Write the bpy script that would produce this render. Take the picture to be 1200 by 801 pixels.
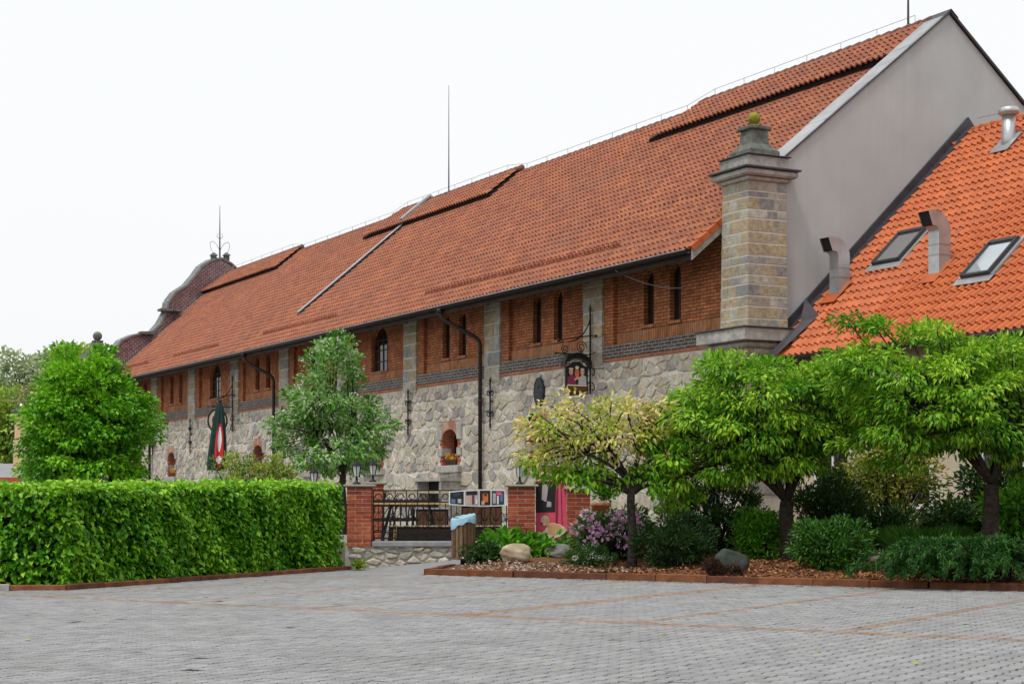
import bpy, bmesh, math, random
import numpy as np
from mathutils import Vector
random.seed(7); rng = np.random.default_rng(7)
for o in list(bpy.data.objects): bpy.data.objects.remove(o)
SC = bpy.context.scene; COL = SC.collection
F = 1990.0; HC = 1.4; HY = 585.0            # focal length in photo pixels, eye height, horizon row

# ---------------------------------------------------------------- camera, sky, sun, exposure
cam = bpy.data.cameras.new('camera'); camo = bpy.data.objects.new('camera', cam); COL.objects.link(camo)
camo.location = (0, 0, HC); camo.rotation_euler = (math.pi/2, 0, 0)
cam.sensor_width = 36; cam.lens = F/1200*36; cam.shift_y = (HY-400.5)/1200
cam.clip_start = .1; cam.clip_end = 3000
SC.camera = camo
SUN_EL, SUN_AZ = math.radians(63), math.radians(215)     # azimuth measured from +Y clockwise: behind the camera, to its left
w = bpy.data.worlds.new('World'); SC.world = w; w.use_nodes = True
nt = w.node_tree; nt.nodes.clear()
sky = nt.nodes.new('ShaderNodeTexSky'); sky.sky_type = 'NISHITA'; sky.sun_disc = False
sky.sun_elevation = SUN_EL; sky.sun_rotation = SUN_AZ; sky.dust_density = 6; sky.air_density = 1.0; sky.ozone_density = 1
hs = nt.nodes.new('ShaderNodeHueSaturation'); hs.inputs['Saturation'].default_value = .12
mx = nt.nodes.new('ShaderNodeMix'); mx.data_type = 'RGBA'; mx.inputs[0].default_value = .82
mx.inputs[7].default_value = (8.75, 8.9, 9.05, 1)       # even overcast cloud
bg = nt.nodes.new('ShaderNodeBackground'); bg.inputs[1].default_value = .1
wo = nt.nodes.new('ShaderNodeOutputWorld')
nt.links.new(sky.outputs[0], hs.inputs['Color']); nt.links.new(hs.outputs[0], mx.inputs[6])
nt.links.new(mx.outputs[2], bg.inputs[0]); nt.links.new(bg.outputs[0], wo.inputs[0])
sl = bpy.data.lights.new('sun', 'SUN'); sl.energy = 1.5; sl.angle = math.radians(11); sl.color = (1, .96, .9)
so = bpy.data.objects.new('sun', sl); COL.objects.link(so)
sd = Vector((math.sin(SUN_AZ)*math.cos(SUN_EL), math.cos(SUN_AZ)*math.cos(SUN_EL), math.sin(SUN_EL)))
so.rotation_euler = sd.to_track_quat('Z', 'Y').to_euler(); so.location = (-10, -10, 30)
SC.view_settings.view_transform = 'Standard'; SC.view_settings.look = 'None'
SC.view_settings.gamma = 1; SC.view_settings.exposure = .32; SC.view_settings.use_curve_mapping = False
SC.render.resolution_x = 1024; SC.render.resolution_y = 683
SC.render.engine = 'CYCLES'

# ---------------------------------------------------------------- helpers
def W(px, py, D): return Vector(((px-600)/F*D, D, HC+(HY-py)/F*D))
def X(px, D): return (px-600)/F*D
def Z(py, D): return HC+(HY-py)/F*D

class MB:
    """collects faces of one mesh"""
    def __init__(s): s.v = []; s.f = []; s.r = []
    def add(s, vs, fs, rnd=0.0):
        b = len(s.v); s.v += [tuple(v) for v in vs]
        for f in fs: s.f.append([b+i for i in f]); s.r.append(rnd)
        return s
    def box(s, x0, x1, y0, y1, z0, z1, rnd=0.0):
        return s.add([(x0,y0,z0),(x1,y0,z0),(x1,y1,z0),(x0,y1,z0),(x0,y0,z1),(x1,y0,z1),(x1,y1,z1),(x0,y1,z1)],
              [(0,3,2,1),(4,5,6,7),(0,1,5,4),(1,2,6,5),(2,3,7,6),(3,0,4,7)], rnd)
    def bbox(s, x0, x1, y0, y1, z0, z1, b=.01, rnd=0.0):
        """box with chamfered edges"""
        def ring(i, z): return [(x0+i,y0+i,z),(x1-i,y0+i,z),(x1-i,y1-i,z),(x0+i,y1-i,z)]
        vs = ring(b,z0)+ring(0,z0+b)+ring(0,z1-b)+ring(b,z1)
        fs = [(0,3,2,1),(12,13,14,15)]
        for k in range(3):
            for i in range(4):
                j = (i+1) % 4; fs.append((k*4+i, k*4+j, k*4+4+j, k*4+4+i))
        return s.add(vs, fs, rnd)
    def prism(s, poly, axis, a, b, rnd=0.0):
        """poly in the two other axes (order kept), extruded along axis from a to b"""
        n = len(poly)
        def P(p, t):
            return {'x':(t,p[0],p[1]), 'y':(p[0],t,p[1]), 'z':(p[0],p[1],t)}[axis]
        vs = [P(p,a) for p in poly]+[P(p,b) for p in poly]
        fs = [list(range(n))[::-1], list(range(n,2*n))]
        for i in range(n): j = (i+1) % n; fs.append((i,j,n+j,n+i))
        return s.add(vs, fs, rnd)
    def tube(s, pts, r, n=6, rnd=0.0, cap=True):
        pts = [Vector(p) for p in pts]; m = len(pts)
        rs = r if isinstance(r, (list, tuple)) else [r]*m
        t0 = (pts[1]-pts[0]).normalized()
        up = Vector((0,0,1)) if abs(t0.z) < .9 else Vector((1,0,0))
        a = t0.cross(up).normalized(); vs = []
        for i, p in enumerate(pts):
            t = (pts[min(i+1,m-1)]-pts[max(i-1,0)])
            t = t.normalized() if t.length > 1e-9 else t0
            a = (a - t*a.dot(t)); a = a.normalized() if a.length > 1e-6 else t.orthogonal().normalized()
            b = t.cross(a)
            for k in range(n):
                q = 2*math.pi*k/n; vs.append(p + (a*math.cos(q)+b*math.sin(q))*rs[i])
        fs = []
        for i in range(m-1):
            for k in range(n):
                l = (k+1) % n; fs.append((i*n+k, i*n+l, i*n+n+l, i*n+n+k))
        if cap: fs += [list(range(n))[::-1], list(range((m-1)*n, m*n))]
        return s.add(vs, fs, rnd)
    def lathe(s, prof, c, n=16, rnd=0.0, sq=None):
        """prof: (radius, z) pairs, revolved round c"""
        vs = []; fs = []; m = len(prof)
        for (r, z) in prof:
            for k in range(n):
                q = 2*math.pi*(k+.5)/n; vs.append((c[0]+r*math.cos(q), c[1]+r*math.sin(q), c[2]+z))
        for i in range(m-1):
            for k in range(n):
                l = (k+1) % n; fs.append((i*n+k, i*n+l, i*n+n+l, i*n+n+k))
        fs += [list(range(n))[::-1], list(range((m-1)*n, m*n))]
        return s.add(vs, fs, rnd)
    def sphere(s, c, r, n=12, m=8, rnd=0.0, sc=(1,1,1)):
        prof = [(max(1e-4, math.sin(math.pi*i/m))*r, -math.cos(math.pi*i/m)*r) for i in range(m+1)]
        b = len(s.v); s.lathe(prof, (0,0,0), n, rnd)
        for i in range(b, len(s.v)):
            v = s.v[i]; s.v[i] = (c[0]+v[0]*sc[0], c[1]+v[1]*sc[1], c[2]+v[2]*sc[2])
        return s
    def mesh(s, name, mat, smooth=False):
        me = bpy.data.meshes.new(name); me.from_pydata(s.v, [], s.f)
        if mat: me.materials.append(mat)
        a = me.attributes.new('rnd', 'FLOAT', 'FACE'); a.data.foreach_set('value', np.array(s.r, 'f'))
        if smooth: me.polygons.foreach_set('use_smooth', [True]*len(me.polygons))
        me.update(); return me
    def build(s, name, mat, parent=None, smooth=False, kind=None):
        return obj(name, s.mesh(name, mat, smooth), parent, kind)

def obj(name, me, parent=None, kind=None):
    o = bpy.data.objects.new(name, me); COL.objects.link(o)
    if parent: o.parent = parent
    if kind: o['kind'] = kind
    return o
def tag(o, label, cat, group=None):
    o['label'] = label; o['category'] = cat
    if group: o['group'] = group
    return o
def thing(name, label, cat, loc=(0,0,0), rz=0, group=None):
    o = bpy.data.objects.new(name, None); COL.objects.link(o); o.empty_display_size = .2
    o.location = loc; o.rotation_euler = (0,0,rz); return tag(o, label, cat, group)
def struct(o): o['kind'] = 'structure'; return o

# ---------------------------------------------------------------- materials
def mat(name, cols, rough=.8, noise=(6, .25), stain=None, bump=(40, .15), metal=0.0, spec=.3, brick=None, streak=None):
    """cols: one rgb or a list picked per piece; noise (scale, amount) fine mottling; stain (scale, rgb, amount)"""
    m = bpy.data.materials.new(name); m.use_nodes = True; t = m.node_tree; N = t.nodes; L = t.links
    p = N['Principled BSDF']; p.inputs['Roughness'].default_value = rough; p.inputs['Metallic'].default_value = metal
    p.inputs['Specular IOR Level'].default_value = spec
    if not isinstance(cols, list): cols = [cols]
    tc = N.new('ShaderNodeTexCoord')
    at = N.new('ShaderNodeAttribute'); at.attribute_name = 'rnd'; oi = N.new('ShaderNodeObjectInfo')
    ad = N.new('ShaderNodeMath'); ad.operation = 'ADD'; L.new(at.outputs['Fac'], ad.inputs[0]); L.new(oi.outputs['Random'], ad.inputs[1])
    fr = N.new('ShaderNodeMath'); fr.operation = 'FRACT'; L.new(ad.outputs[0], fr.inputs[0])
    ra = N.new('ShaderNodeValToRGB'); el = ra.color_ramp.elements
    n = len(cols)
    for i, c in enumerate(cols):
        e = el[0] if i == 0 else (el[1] if i == 1 and n > 1 else el.new(.5))
        e.position = i/max(1, n-1) if n > 1 else 0; e.color = (*c, 1)
    if n == 1: el[1].color = (*cols[0], 1)
    if n > 2:
        ra.color_ramp.interpolation = 'CONSTANT'
        for i, e in enumerate(sorted(el, key=lambda q: q.position)): e.position = i/n
    L.new(fr.outputs[0], ra.inputs[0]); c = ra.outputs[0]; h = None
    vec = tc.outputs['Object']
    if brick:
        bw, bh, ms, mcol, soldier = brick
        sx = N.new('ShaderNodeSeparateXYZ'); L.new(vec, sx.inputs[0])
        s1 = N.new('ShaderNodeMath'); s1.operation = 'ADD'; L.new(sx.outputs[0], s1.inputs[0]); L.new(sx.outputs[1], s1.inputs[1])
        cb = N.new('ShaderNodeCombineXYZ')
        L.new(s1.outputs[0], cb.inputs[1 if soldier else 0]); L.new(sx.outputs[2], cb.inputs[0 if soldier else 1])
        wn = N.new('ShaderNodeTexNoise'); wn.inputs['Scale'].default_value = 1.7; L.new(vec, wn.inputs['Vector'])
        wv = N.new('ShaderNodeVectorMath'); wv.operation = 'SCALE'; wv.inputs['Scale'].default_value = .03; L.new(wn.outputs['Color'], wv.inputs[0])
        wa = N.new('ShaderNodeVectorMath'); wa.operation = 'ADD'; L.new(cb.outputs[0], wa.inputs[0]); L.new(wv.outputs[0], wa.inputs[1])
        br = N.new('ShaderNodeTexBrick'); br.inputs['Scale'].default_value = 1; br.inputs['Brick Width'].default_value = bw
        br.inputs['Row Height'].default_value = bh; br.inputs['Mortar Size'].default_value = ms; br.inputs['Mortar Smooth'].default_value = .2
        br.inputs['Color1'].default_value = (*cols[0],1); br.inputs['Color2'].default_value = (*cols[-1],1); br.inputs['Mortar'].default_value = (*mcol,1)
        L.new(wa.outputs[0], br.inputs['Vector']); c = br.outputs['Color']
        inv = N.new('ShaderNodeMath'); inv.operation = 'SUBTRACT'; inv.inputs[0].default_value = 1; L.new(br.outputs['Fac'], inv.inputs[1]); h = inv.outputs[0]
    def mul(c, fac_socket, lo, hi):
        mr = N.new('ShaderNodeMapRange'); mr.inputs[1].default_value = .3; mr.inputs[2].default_value = .7
        mr.inputs[3].default_value = lo; mr.inputs[4].default_value = hi; L.new(fac_socket, mr.inputs[0])
        hv = N.new('ShaderNodeHueSaturation'); L.new(mr.outputs[0], hv.inputs['Value']); L.new(c, hv.inputs['Color']); return hv.outputs[0]
    if noise:
        nz = N.new('ShaderNodeTexNoise'); nz.inputs['Scale'].default_value = noise[0]; nz.inputs['Detail'].default_value = 6; L.new(vec, nz.inputs['Vector'])
        c = mul(c, nz.outputs['Fac'], 1-noise[1], 1+noise[1])
        nz2 = N.new('ShaderNodeTexNoise'); nz2.inputs['Scale'].default_value = noise[0]*.13; nz2.inputs['Detail'].default_value = 4; L.new(vec, nz2.inputs['Vector'])
        c = mul(c, nz2.outputs['Fac'], 1-noise[1]*.6, 1+noise[1]*.6)
    if stain:
        ns = N.new('ShaderNodeTexNoise'); ns.inputs['Scale'].default_value = stain[0]; ns.inputs['Detail'].default_value = 8; ns.inputs['Roughness'].default_value = .7; L.new(vec, ns.inputs['Vector'])
        mr = N.new('ShaderNodeMapRange'); mr.inputs[1].default_value = .48; mr.inputs[2].default_value = .68; mr.inputs[4].default_value = stain[2]; L.new(ns.outputs['Fac'], mr.inputs[0])
        mm = N.new('ShaderNodeMix'); mm.data_type = 'RGBA'; L.new(mr.outputs[0], mm.inputs[0]); L.new(c, mm.inputs[6]); mm.inputs[7].default_value = (*stain[1],1); c = mm.outputs[2]
    if streak:
        mp = N.new('ShaderNodeMapping'); mp.inputs['Scale'].default_value = (1,1,.06); L.new(vec, mp.inputs['Vector'])
        ns = N.new('ShaderNodeTexNoise'); ns.inputs['Scale'].default_value = streak[0]; ns.inputs['Detail'].default_value = 7; ns.inputs['Roughness'].default_value = .65; L.new(mp.outputs[0], ns.inputs['Vector'])
        mr = N.new('ShaderNodeMapRange'); mr.inputs[1].default_value = .5; mr.inputs[2].default_value = .75; mr.inputs[4].default_value = streak[2]; L.new(ns.outputs['Fac'], mr.inputs[0])
        mm = N.new('ShaderNodeMix'); mm.data_type = 'RGBA'; L.new(mr.outputs[0], mm.inputs[0]); L.new(c, mm.inputs[6]); mm.inputs[7].default_value = (*streak[1],1); c = mm.outputs[2]
    L.new(c, p.inputs['Base Color'])
    if bump:
        bn = N.new('ShaderNodeTexNoise'); bn.inputs['Scale'].default_value = bump[0]; bn.inputs['Detail'].default_value = 5; L.new(vec, bn.inputs['Vector'])
        b = N.new('ShaderNodeBump'); b.inputs['Strength'].default_value = bump[1]; b.inputs['Distance'].default_value = .03; L.new(bn.outputs['Fac'], b.inputs['Height'])
        if h is not None:
            b2 = N.new('ShaderNodeBump'); b2.inputs['Strength'].default_value = .7; b2.inputs['Distance'].default_value = .02; L.new(h, b2.inputs['Height']); L.new(b.outputs[0], b2.inputs['Normal']); b = b2
        L.new(b.outputs[0], p.inputs['Normal'])
    return m

def leafmat(name, cols, trans=.27, rough=.42):
    m = bpy.data.materials.new(name); m.use_nodes = True; t = m.node_tree; N = t.nodes; L = t.links
    p = N['Principled BSDF']; p.inputs['Roughness'].default_value = rough; p.inputs['Specular IOR Level'].default_value = .35
    at = N.new('ShaderNodeAttribute'); at.attribute_name = 'rnd'
    ra = N.new('ShaderNodeValToRGB'); el = ra.color_ramp.elements
    for i, c in enumerate(cols):
        e = el[0] if i == 0 else (el[1] if i == 1 else el.new(.5))
        e.position = i/(len(cols)-1); e.color = (*c,1)
    L.new(at.outputs['Fac'], ra.inputs[0]); L.new(ra.outputs[0], p.inputs['Base Color'])
    tr = N.new('ShaderNodeBsdfTranslucent'); g = N.new('ShaderNodeGamma'); g.inputs[1].default_value = .85; L.new(ra.outputs[0], g.inputs[0]); L.new(g.outputs[0], tr.inputs[0])
    ms = N.new('ShaderNodeMixShader'); ms.inputs[0].default_value = trans
    L.new(p.outputs[0], ms.inputs[1]); L.new(tr.outputs[0], ms.inputs[2]); L.new(ms.outputs[0], N['Material Output'].inputs[0])
    return m

M = {}
M['mortar'] = mat('lime_mortar', (.60,.565,.50), .95, (9,.15), (1.1,(.46,.42,.36),.5), (30,.5))
M['stone'] = mat('rubble_stone', [(.30,.285,.26),(.45,.41,.335),(.39,.365,.32),(.51,.465,.385),(.34,.33,.31),(.45,.395,.305),(.48,.45,.39)], .9, (7,.25), (2.2,(.22,.205,.18),.35), (22,.7))
M['ashlar'] = mat('ashlar_stone', [(.25,.245,.235),(.38,.35,.295),(.31,.30,.28),(.42,.395,.34),(.37,.30,.20),(.31,.30,.28),(.20,.20,.205),(.38,.35,.29),(.33,.30,.235),(.27,.27,.26)], .9, (8,.25), (3,(.14,.13,.12),.35), (26,.6))
M['ashlar_joint'] = mat('ashlar_joint', (.50,.475,.42), .95, (12,.12), None, (30,.3))
M['trim'] = mat('grey_stone_trim', [(.40,.38,.34),(.34,.33,.31)], .9, (7,.22), (2.5,(.12,.125,.11),.6), (28,.5))
M['trim_moss'] = mat('mossy_stone', [(.16,.165,.15),(.12,.125,.11)], .95, (7,.3), (4,(.05,.07,.03),.7), (30,.7))
M['moss_ball'] = mat('moss_on_stone_ball', [(.30,.27,.03)], .95, (9,.3), (5,(.10,.12,.04),.6), (40,.7))
M['brick'] = mat('facade_brick', [(.49,.172,.068),(.34,.108,.044)], .9, (5,.3), (1.1,(.20,.075,.035),.45), (30,.3), brick=(.30,.088,.013,(.11,.055,.03),False))
M['soldier'] = mat('soldier_brick', [(.50,.20,.08),(.34,.13,.055)], .9, (5,.3), (1.5,(.36,.25,.17),.45), (30,.3), brick=(.62,.085,.014,(.13,.075,.045),True))
M['redbrick'] = mat('red_course_brick', [(.40,.13,.06),(.30,.09,.04)], .9, (5,.25), None, (30,.3), brick=(.30,.088,.008,(.35,.26,.2),False))
M['blackbrick'] = mat('black_glazed_brick', [(.045,.04,.04),(.085,.07,.065)], .7, (6,.3), (2,(.2,.17,.15),.35), (30,.3), brick=(.30,.088,.012,(.32,.28,.24),False))
M['brickpiece'] = mat('pillar_brick', [(.40,.085,.035),(.30,.06,.028),(.46,.12,.05),(.36,.075,.03)], .85, (12,.22), (5,(.2,.06,.04),.4), (40,.4))
M['arch_brick'] = mat('arch_brick', [(.42,.21,.135),(.36,.17,.105),(.47,.26,.18)], .9, (12,.2), (4,(.5,.4,.32),.4), (40,.4))
M['pillar_mortar'] = mat('pillar_mortar', (.55,.48,.42), .95, (12,.12), None, (30,.3))
M['tile_red'] = mat('aged_red_roof_tile', [(.280,.082,.033),(.240,.070,.034),(.320,.105,.043),(.265,.082,.038),(.205,.058,.030)], .62, (3,.16), (.35,(.205,.078,.053),.6), (30,.2), spec=.4)
M['tile_orange'] = mat('orange_roof_tile', [(.475,.108,.022),(.435,.096,.020),(.505,.120,.025),(.455,.102,.021)], .5, (3,.14), (.35,(.34,.08,.03),.55), (30,.2), spec=.45)
M['ridge'] = mat('ridge_tile', [(.14,.07,.055),(.20,.08,.05)], .7, (4,.25))
M['dark_gap'] = mat('gap_shade', (.02,.017,.02), .9, (4,.2))  # near-black colour stands for the shade inside slots and openings
M['zinc'] = mat('zinc_flashing', [(.36,.37,.38),(.42,.43,.44)], .45, (2.5,.15), (1.5,(.25,.25,.26),.4), (8,.1), .55)
M['galv'] = mat('galvanised_steel', [(.50,.52,.53)], .38, (3,.15), (2,(.35,.36,.36),.4), (10,.08), .7)
M['lead'] = mat('dark_flashing', [(.06,.055,.065)], .5, (4,.2), (1.5,(.09,.085,.09),.4), (10,.1), .3)
M['gutter'] = mat('brown_gutter_metal', [(.030,.024,.022)], .45, (4,.2), None, (10,.05), .3)
M['cope_dark'] = mat('dull_zinc_coping', [(.20,.205,.21)], .6, (3,.2), None, (8,.1), .3)
M['wood_dark'] = mat('dark_stained_wood', [(.035,.022,.015)], .85, (5,.3))
M['wood_grey'] = mat('weathered_board', [(.30,.28,.26)], .9, (6,.3))
M['render_grey'] = mat('grey_render', [(.435,.458,.462)], .95, (1.3,.05), (.35,(.40,.405,.41),.5), (60,.3), streak=(2.2,(.33,.33,.325),.4))
M['render_cream'] = mat('cream_render', [(.62,.54,.40)], .95, (2,.08), (.8,(.4,.35,.27),.4), (50,.25), streak=(2.5,(.33,.29,.22),.5))
M['render_white'] = mat('white_render', [(.66,.65,.62)], .95, (2,.08), None, (50,.25))
M['iron'] = mat('black_wrought_iron', [(.012,.012,.013)], .5, (8,.2), None, (30,.1), .4, .4)
M['plaque'] = mat('dark_cast_plaque', [(.045,.05,.055)], .55, (10,.25), None, (20,.3), .5)
M['glass_dark'] = mat('dark_window_glass', [(.015,.017,.02)], .08, None, None, None, 0, .6)
M['glass_sky'] = mat('skylight_glass', [(.62,.66,.68)], .07, (2,.06), None, None, .92, .8)
M['frame_brown'] = mat('brown_window_frame', [(.055,.022,.012)], .6, (8,.2))
M['frame_grey'] = mat('grey_skylight_frame', [(.05,.055,.06)], .5, (6,.15), None, (10,.05), .3)
M['cope'] = mat('pillar_coping_stone', [(.36,.33,.26),(.30,.28,.23)], .9, (7,.25), (3,(.17,.17,.12),.5), (25,.5))
M['slab'] = mat('grey_stone_slab', [(.27,.275,.28)], .8, (6,.2), None, (30,.3))
M['paver'] = mat('concrete_paver', [(.262,.262,.267),(.235,.236,.241),(.285,.285,.288),(.252,.252,.257),(.220,.221,.226)], .85, (9,.14), (.45,(.19,.187,.18),.45), (60,.3))
M['paver_tan'] = mat('tan_paver', [(.27,.19,.14),(.23,.165,.12),(.295,.22,.165)], .85, (9,.18), (.8,(.24,.22,.205),.75), (60,.3))
M['joint'] = mat('sandy_joint', (.03,.027,.023), .98, (6,.3), None, (60,.4))
M['earth'] = mat('earth_ground', (.12,.10,.06), .98, (2,.3), (.3,(.07,.10,.03),.6), (20,.5))
M['mulch'] = mat('bark_mulch', [(.16,.07,.03)], .98, (14,.45), (5,(.26,.12,.05),.6), (50,1))
M['chip'] = mat('bark_chip', [(.22,.085,.03),(.30,.13,.05),(.14,.055,.02),(.36,.19,.095),(.19,.07,.025)], .9, (20,.2))
M['chip_pale'] = mat('pale_pebble', [(.34,.27,.21),(.26,.17,.12),(.44,.39,.33)], .9, (20,.2))
M['kerb'] = mat('rusty_clay_kerb', [(.17,.062,.028),(.12,.045,.024),(.21,.08,.035)], .9, (7,.3), (2,(.07,.04,.025),.65), (30,.4))
M['kerb_grey'] = mat('concrete_kerb', [(.33,.30,.28)], .9, (7,.25))
M['boulder'] = mat('beige_boulder', [(.42,.34,.22)], .95, (4,.25), (2.5,(.52,.47,.38),.7), (9,.8))
M['boulder_grey'] = mat('grey_boulder', [(.20,.20,.175)], .95, (4,.25), (3,(.10,.11,.08),.5), (9,.8))
M['boulder_dark'] = mat('dark_green_boulder', [(.05,.06,.052)], .95, (4,.25), (3,(.03,.038,.03),.5), (9,.8))
M['slat'] = mat('brown_bin_slat', [(.18,.105,.058),(.13,.075,.04),(.22,.135,.075)], .75, (14,.25))
M['bag'] = mat('light_blue_bag', [(.30,.50,.62)], .45, (9,.12), None, (12,.6))
M['wood_yellow'] = mat('varnished_pine', [(.62,.42,.17),(.52,.34,.13)], .6, (9,.2))
M['wood_pale'] = mat('pale_bench_wood', [(.50,.40,.27)], .7, (9,.2))
M['trough'] = mat('dark_trough_wood', [(.035,.022,.018)], .85, (9,.3))
M['bark'] = mat('tree_bark', [(.055,.038,.028)], .95, (9,.35), (4,(.09,.075,.055),.5), (14,1))
M['bark_dark'] = mat('dark_bark', [(.032,.025,.02)], .95, (12,.5), (7,(.075,.065,.05),.7), (14,1))
M['terracotta'] = mat('terracotta', [(.48,.20,.10)], .85, (7,.2))
M['parasol'] = mat('dark_green_parasol_cloth', [(.012,.035,.032)], .9, (6,.2), None, (12,.4))
M['red'] = mat('red_print', [(.52,.025,.03)], .7, None, None, None)
M['white'] = mat('white_print', [(.72,.72,.70)], .7, (5,.05), None, None)
M['pole_white'] = mat('white_pole', [(.6,.6,.6)], .5, (5,.05), None, None)
M['roof_slate'] = mat('grey_sheet_roof', [(.24,.25,.26)], .6, (3,.15))
M['chim_plaster'] = mat('yellow_chimney_plaster', [(.60,.44,.26)], .95, (3,.12), (1.2,(.42,.3,.18),.5))
M['gable_tile'] = mat('maroon_scale_tile', [(.20,.075,.065),(.30,.15,.14),(.14,.05,.05),(.38,.25,.24),(.22,.09,.08)], .7, (5,.2))
def flat(n, c, r=.6): return mat(n, [c], r, (8,.08), None, None)
M['pink'] = flat('pink_print', (.75,.10,.17)); M['black_print'] = flat('black_print', (.02,.02,.022)); M['tan_print'] = flat('tan_print', (.66,.40,.19))
M['cream_print'] = flat('cream_print', (.74,.62,.48)); M['blue_print'] = flat('blue_print', (.10,.17,.33)); M['orange_print'] = flat('orange_print', (.62,.16,.06)); M['grey_print'] = flat('grey_print', (.45,.42,.42)); M['skin_print'] = flat('skin_print', (.62,.36,.24)); M['brown_print'] = flat('brown_print', (.10,.045,.02)); M['maroon_print'] = flat('maroon_print', (.22,.03,.07))
M['navy_print'] = flat('navy_print', (.03,.045,.09))
M['lamp_glass'] = mat('frosted_lamp_glass', [(.55,.58,.58)], .25, None, None, None, 0, .5)
# foliage
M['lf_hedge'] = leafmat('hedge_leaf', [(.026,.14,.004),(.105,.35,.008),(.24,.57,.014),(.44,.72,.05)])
M['lf_maple'] = leafmat('maple_leaf', [(.035,.17,.006),(.13,.41,.010),(.33,.66,.025)])
M['lf_cherry'] = leafmat('cherry_leaf', [(.035,.15,.006),(.12,.36,.010),(.29,.58,.018),(.48,.70,.05)])
M['lf_gold'] = leafmat('golden_variegated_leaf', [(.24,.40,.03),(.56,.60,.08),(.80,.64,.30),(.86,.58,.42)])
M['lf_white'] = leafmat('whitebeam_leaf', [(.035,.16,.012),(.13,.36,.025),(.27,.53,.07),(.50,.66,.33)])
M['blossom_white'] = leafmat('white_blossom', [(.50,.55,.42),(.72,.74,.66)], .2)
M['lf_olive'] = leafmat('olive_shrub_leaf', [(.09,.17,.012),(.24,.35,.03),(.40,.47,.06)])
M['lf_yellow'] = leafmat('yellow_shrub_leaf', [(.06,.14,.012),(.17,.27,.03),(.40,.42,.08),(.66,.52,.09)])
M['lf_dark'] = leafmat('dark_shrub_leaf', [(.010,.036,.007),(.028,.085,.012),(.065,.16,.022)])
M['lf_pine'] = leafmat('conifer_needle', [(.008,.032,.006),(.020,.068,.010),(.042,.115,.018)], .15)
M['lf_juniper'] = leafmat('juniper_needle', [(.012,.06,.008),(.035,.14,.014),(.12,.30,.035)], .15)
M['lf_bright'] = leafmat('bright_shrub_leaf', [(.03,.14,.008),(.09,.32,.015),(.22,.50,.03)])
M['lf_grass'] = leafmat('ornamental_grass_blade', [(.03,.13,.012),(.07,.23,.02),(.14,.32,.04)], .3)
M['lf_rhodo'] = leafmat('rhododendron_leaf', [(.018,.06,.010),(.05,.14,.02),(.12,.24,.05)])
M['lf_brown'] = leafmat('brown_heather', [(.02,.012,.008),(.06,.025,.015),(.10,.04,.02)], .1)
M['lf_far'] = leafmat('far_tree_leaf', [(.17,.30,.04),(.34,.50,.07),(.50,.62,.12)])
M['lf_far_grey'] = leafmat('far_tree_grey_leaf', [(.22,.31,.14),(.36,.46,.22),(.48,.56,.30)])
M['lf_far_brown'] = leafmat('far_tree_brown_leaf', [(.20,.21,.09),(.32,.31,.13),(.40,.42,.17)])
M['petal_pink'] = leafmat('pink_petal', [(.58,.20,.50),(.75,.40,.66),(.85,.66,.80)], .25)
M['petal_white'] = leafmat('white_petal', [(.60,.58,.56),(.78,.76,.74)], .25)
M['petal_orange'] = leafmat('orange_petal', [(.62,.26,.02),(.75,.42,.04)], .2)

# ---------------------------------------------------------------- foliage helpers
def norm(a): return a/np.maximum(np.linalg.norm(a, axis=1, keepdims=True), 1e-9)
def leaf_mesh(name, pos, dr, up, ln, wd, rnd, material, fold=.25, curl=.12):
    n = len(pos); dr = norm(dr); sd_ = norm(np.cross(dr, up)); nr = np.cross(sd_, dr)
    ln = np.broadcast_to(np.asarray(ln, float), (n,))[:,None]; wd = np.broadcast_to(np.asarray(wd, float), (n,))[:,None]
    v = np.empty((n,6,3))
    v[:,0] = pos; v[:,3] = pos+dr*ln-nr*ln*curl
    v[:,1] = pos+dr*ln*.30+sd_*wd*.48+nr*wd*fold; v[:,2] = pos+dr*ln*.68+sd_*wd*.36+nr*(wd*fold-ln*curl*.3)
    v[:,5] = pos+dr*ln*.30-sd_*wd*.48+nr*wd*fold; v[:,4] = pos+dr*ln*.68-sd_*wd*.36+nr*(wd*fold-ln*curl*.3)
    b = (np.arange(n)*6)[:,None]
    lo = np.concatenate([b+np.array([0,3,2,1]), b+np.array([0,5,4,3])], axis=1).reshape(-1)
    me = bpy.data.meshes.new(name); me.vertices.add(n*6); me.vertices.foreach_set('co', v.reshape(-1).astype('f'))
    me.loops.add(n*8); me.loops.foreach_set('vertex_index', lo.astype('i'))
    me.polygons.add(n*2); me.polygons.foreach_set('loop_start', (np.arange(n*2)*4).astype('i'))
    me.materials.append(material)
    a = me.attributes.new('rnd', 'FLOAT', 'FACE'); a.data.foreach_set('value', np.repeat(np.clip(rnd,0,1), 2).astype('f'))
    me.update(calc_edges=True); me.validate(); return me

def sphere_pts(n): return norm(rng.normal(size=(n,3)))
def clump_leaves(cent, rad, n, droop, centre, flatten=.75, spread=.6):
    """n leaves round each clump centre"""
    k = len(cent); d = sphere_pts(k*n); r = rng.random(k*n)**.45
    off = d*r[:,None]*np.repeat(np.broadcast_to(rad,(k,)), n)[:,None]; off[:,2] *= flatten
    pos = np.repeat(cent, n, axis=0)+off
    out = norm(pos-centre); dr = out*.7+d*spread+rng.normal(size=d.shape)*.45; dr[:,2] -= droop
    up = rng.normal(size=d.shape)*.45+out*.35; up[:,2] += 1.0
    rnd = np.clip(.47+rng.normal(size=k*n)*.23+np.repeat(rng.normal(size=k)*.16, n), 0, 1)
    return pos, dr, up, rnd

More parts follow.
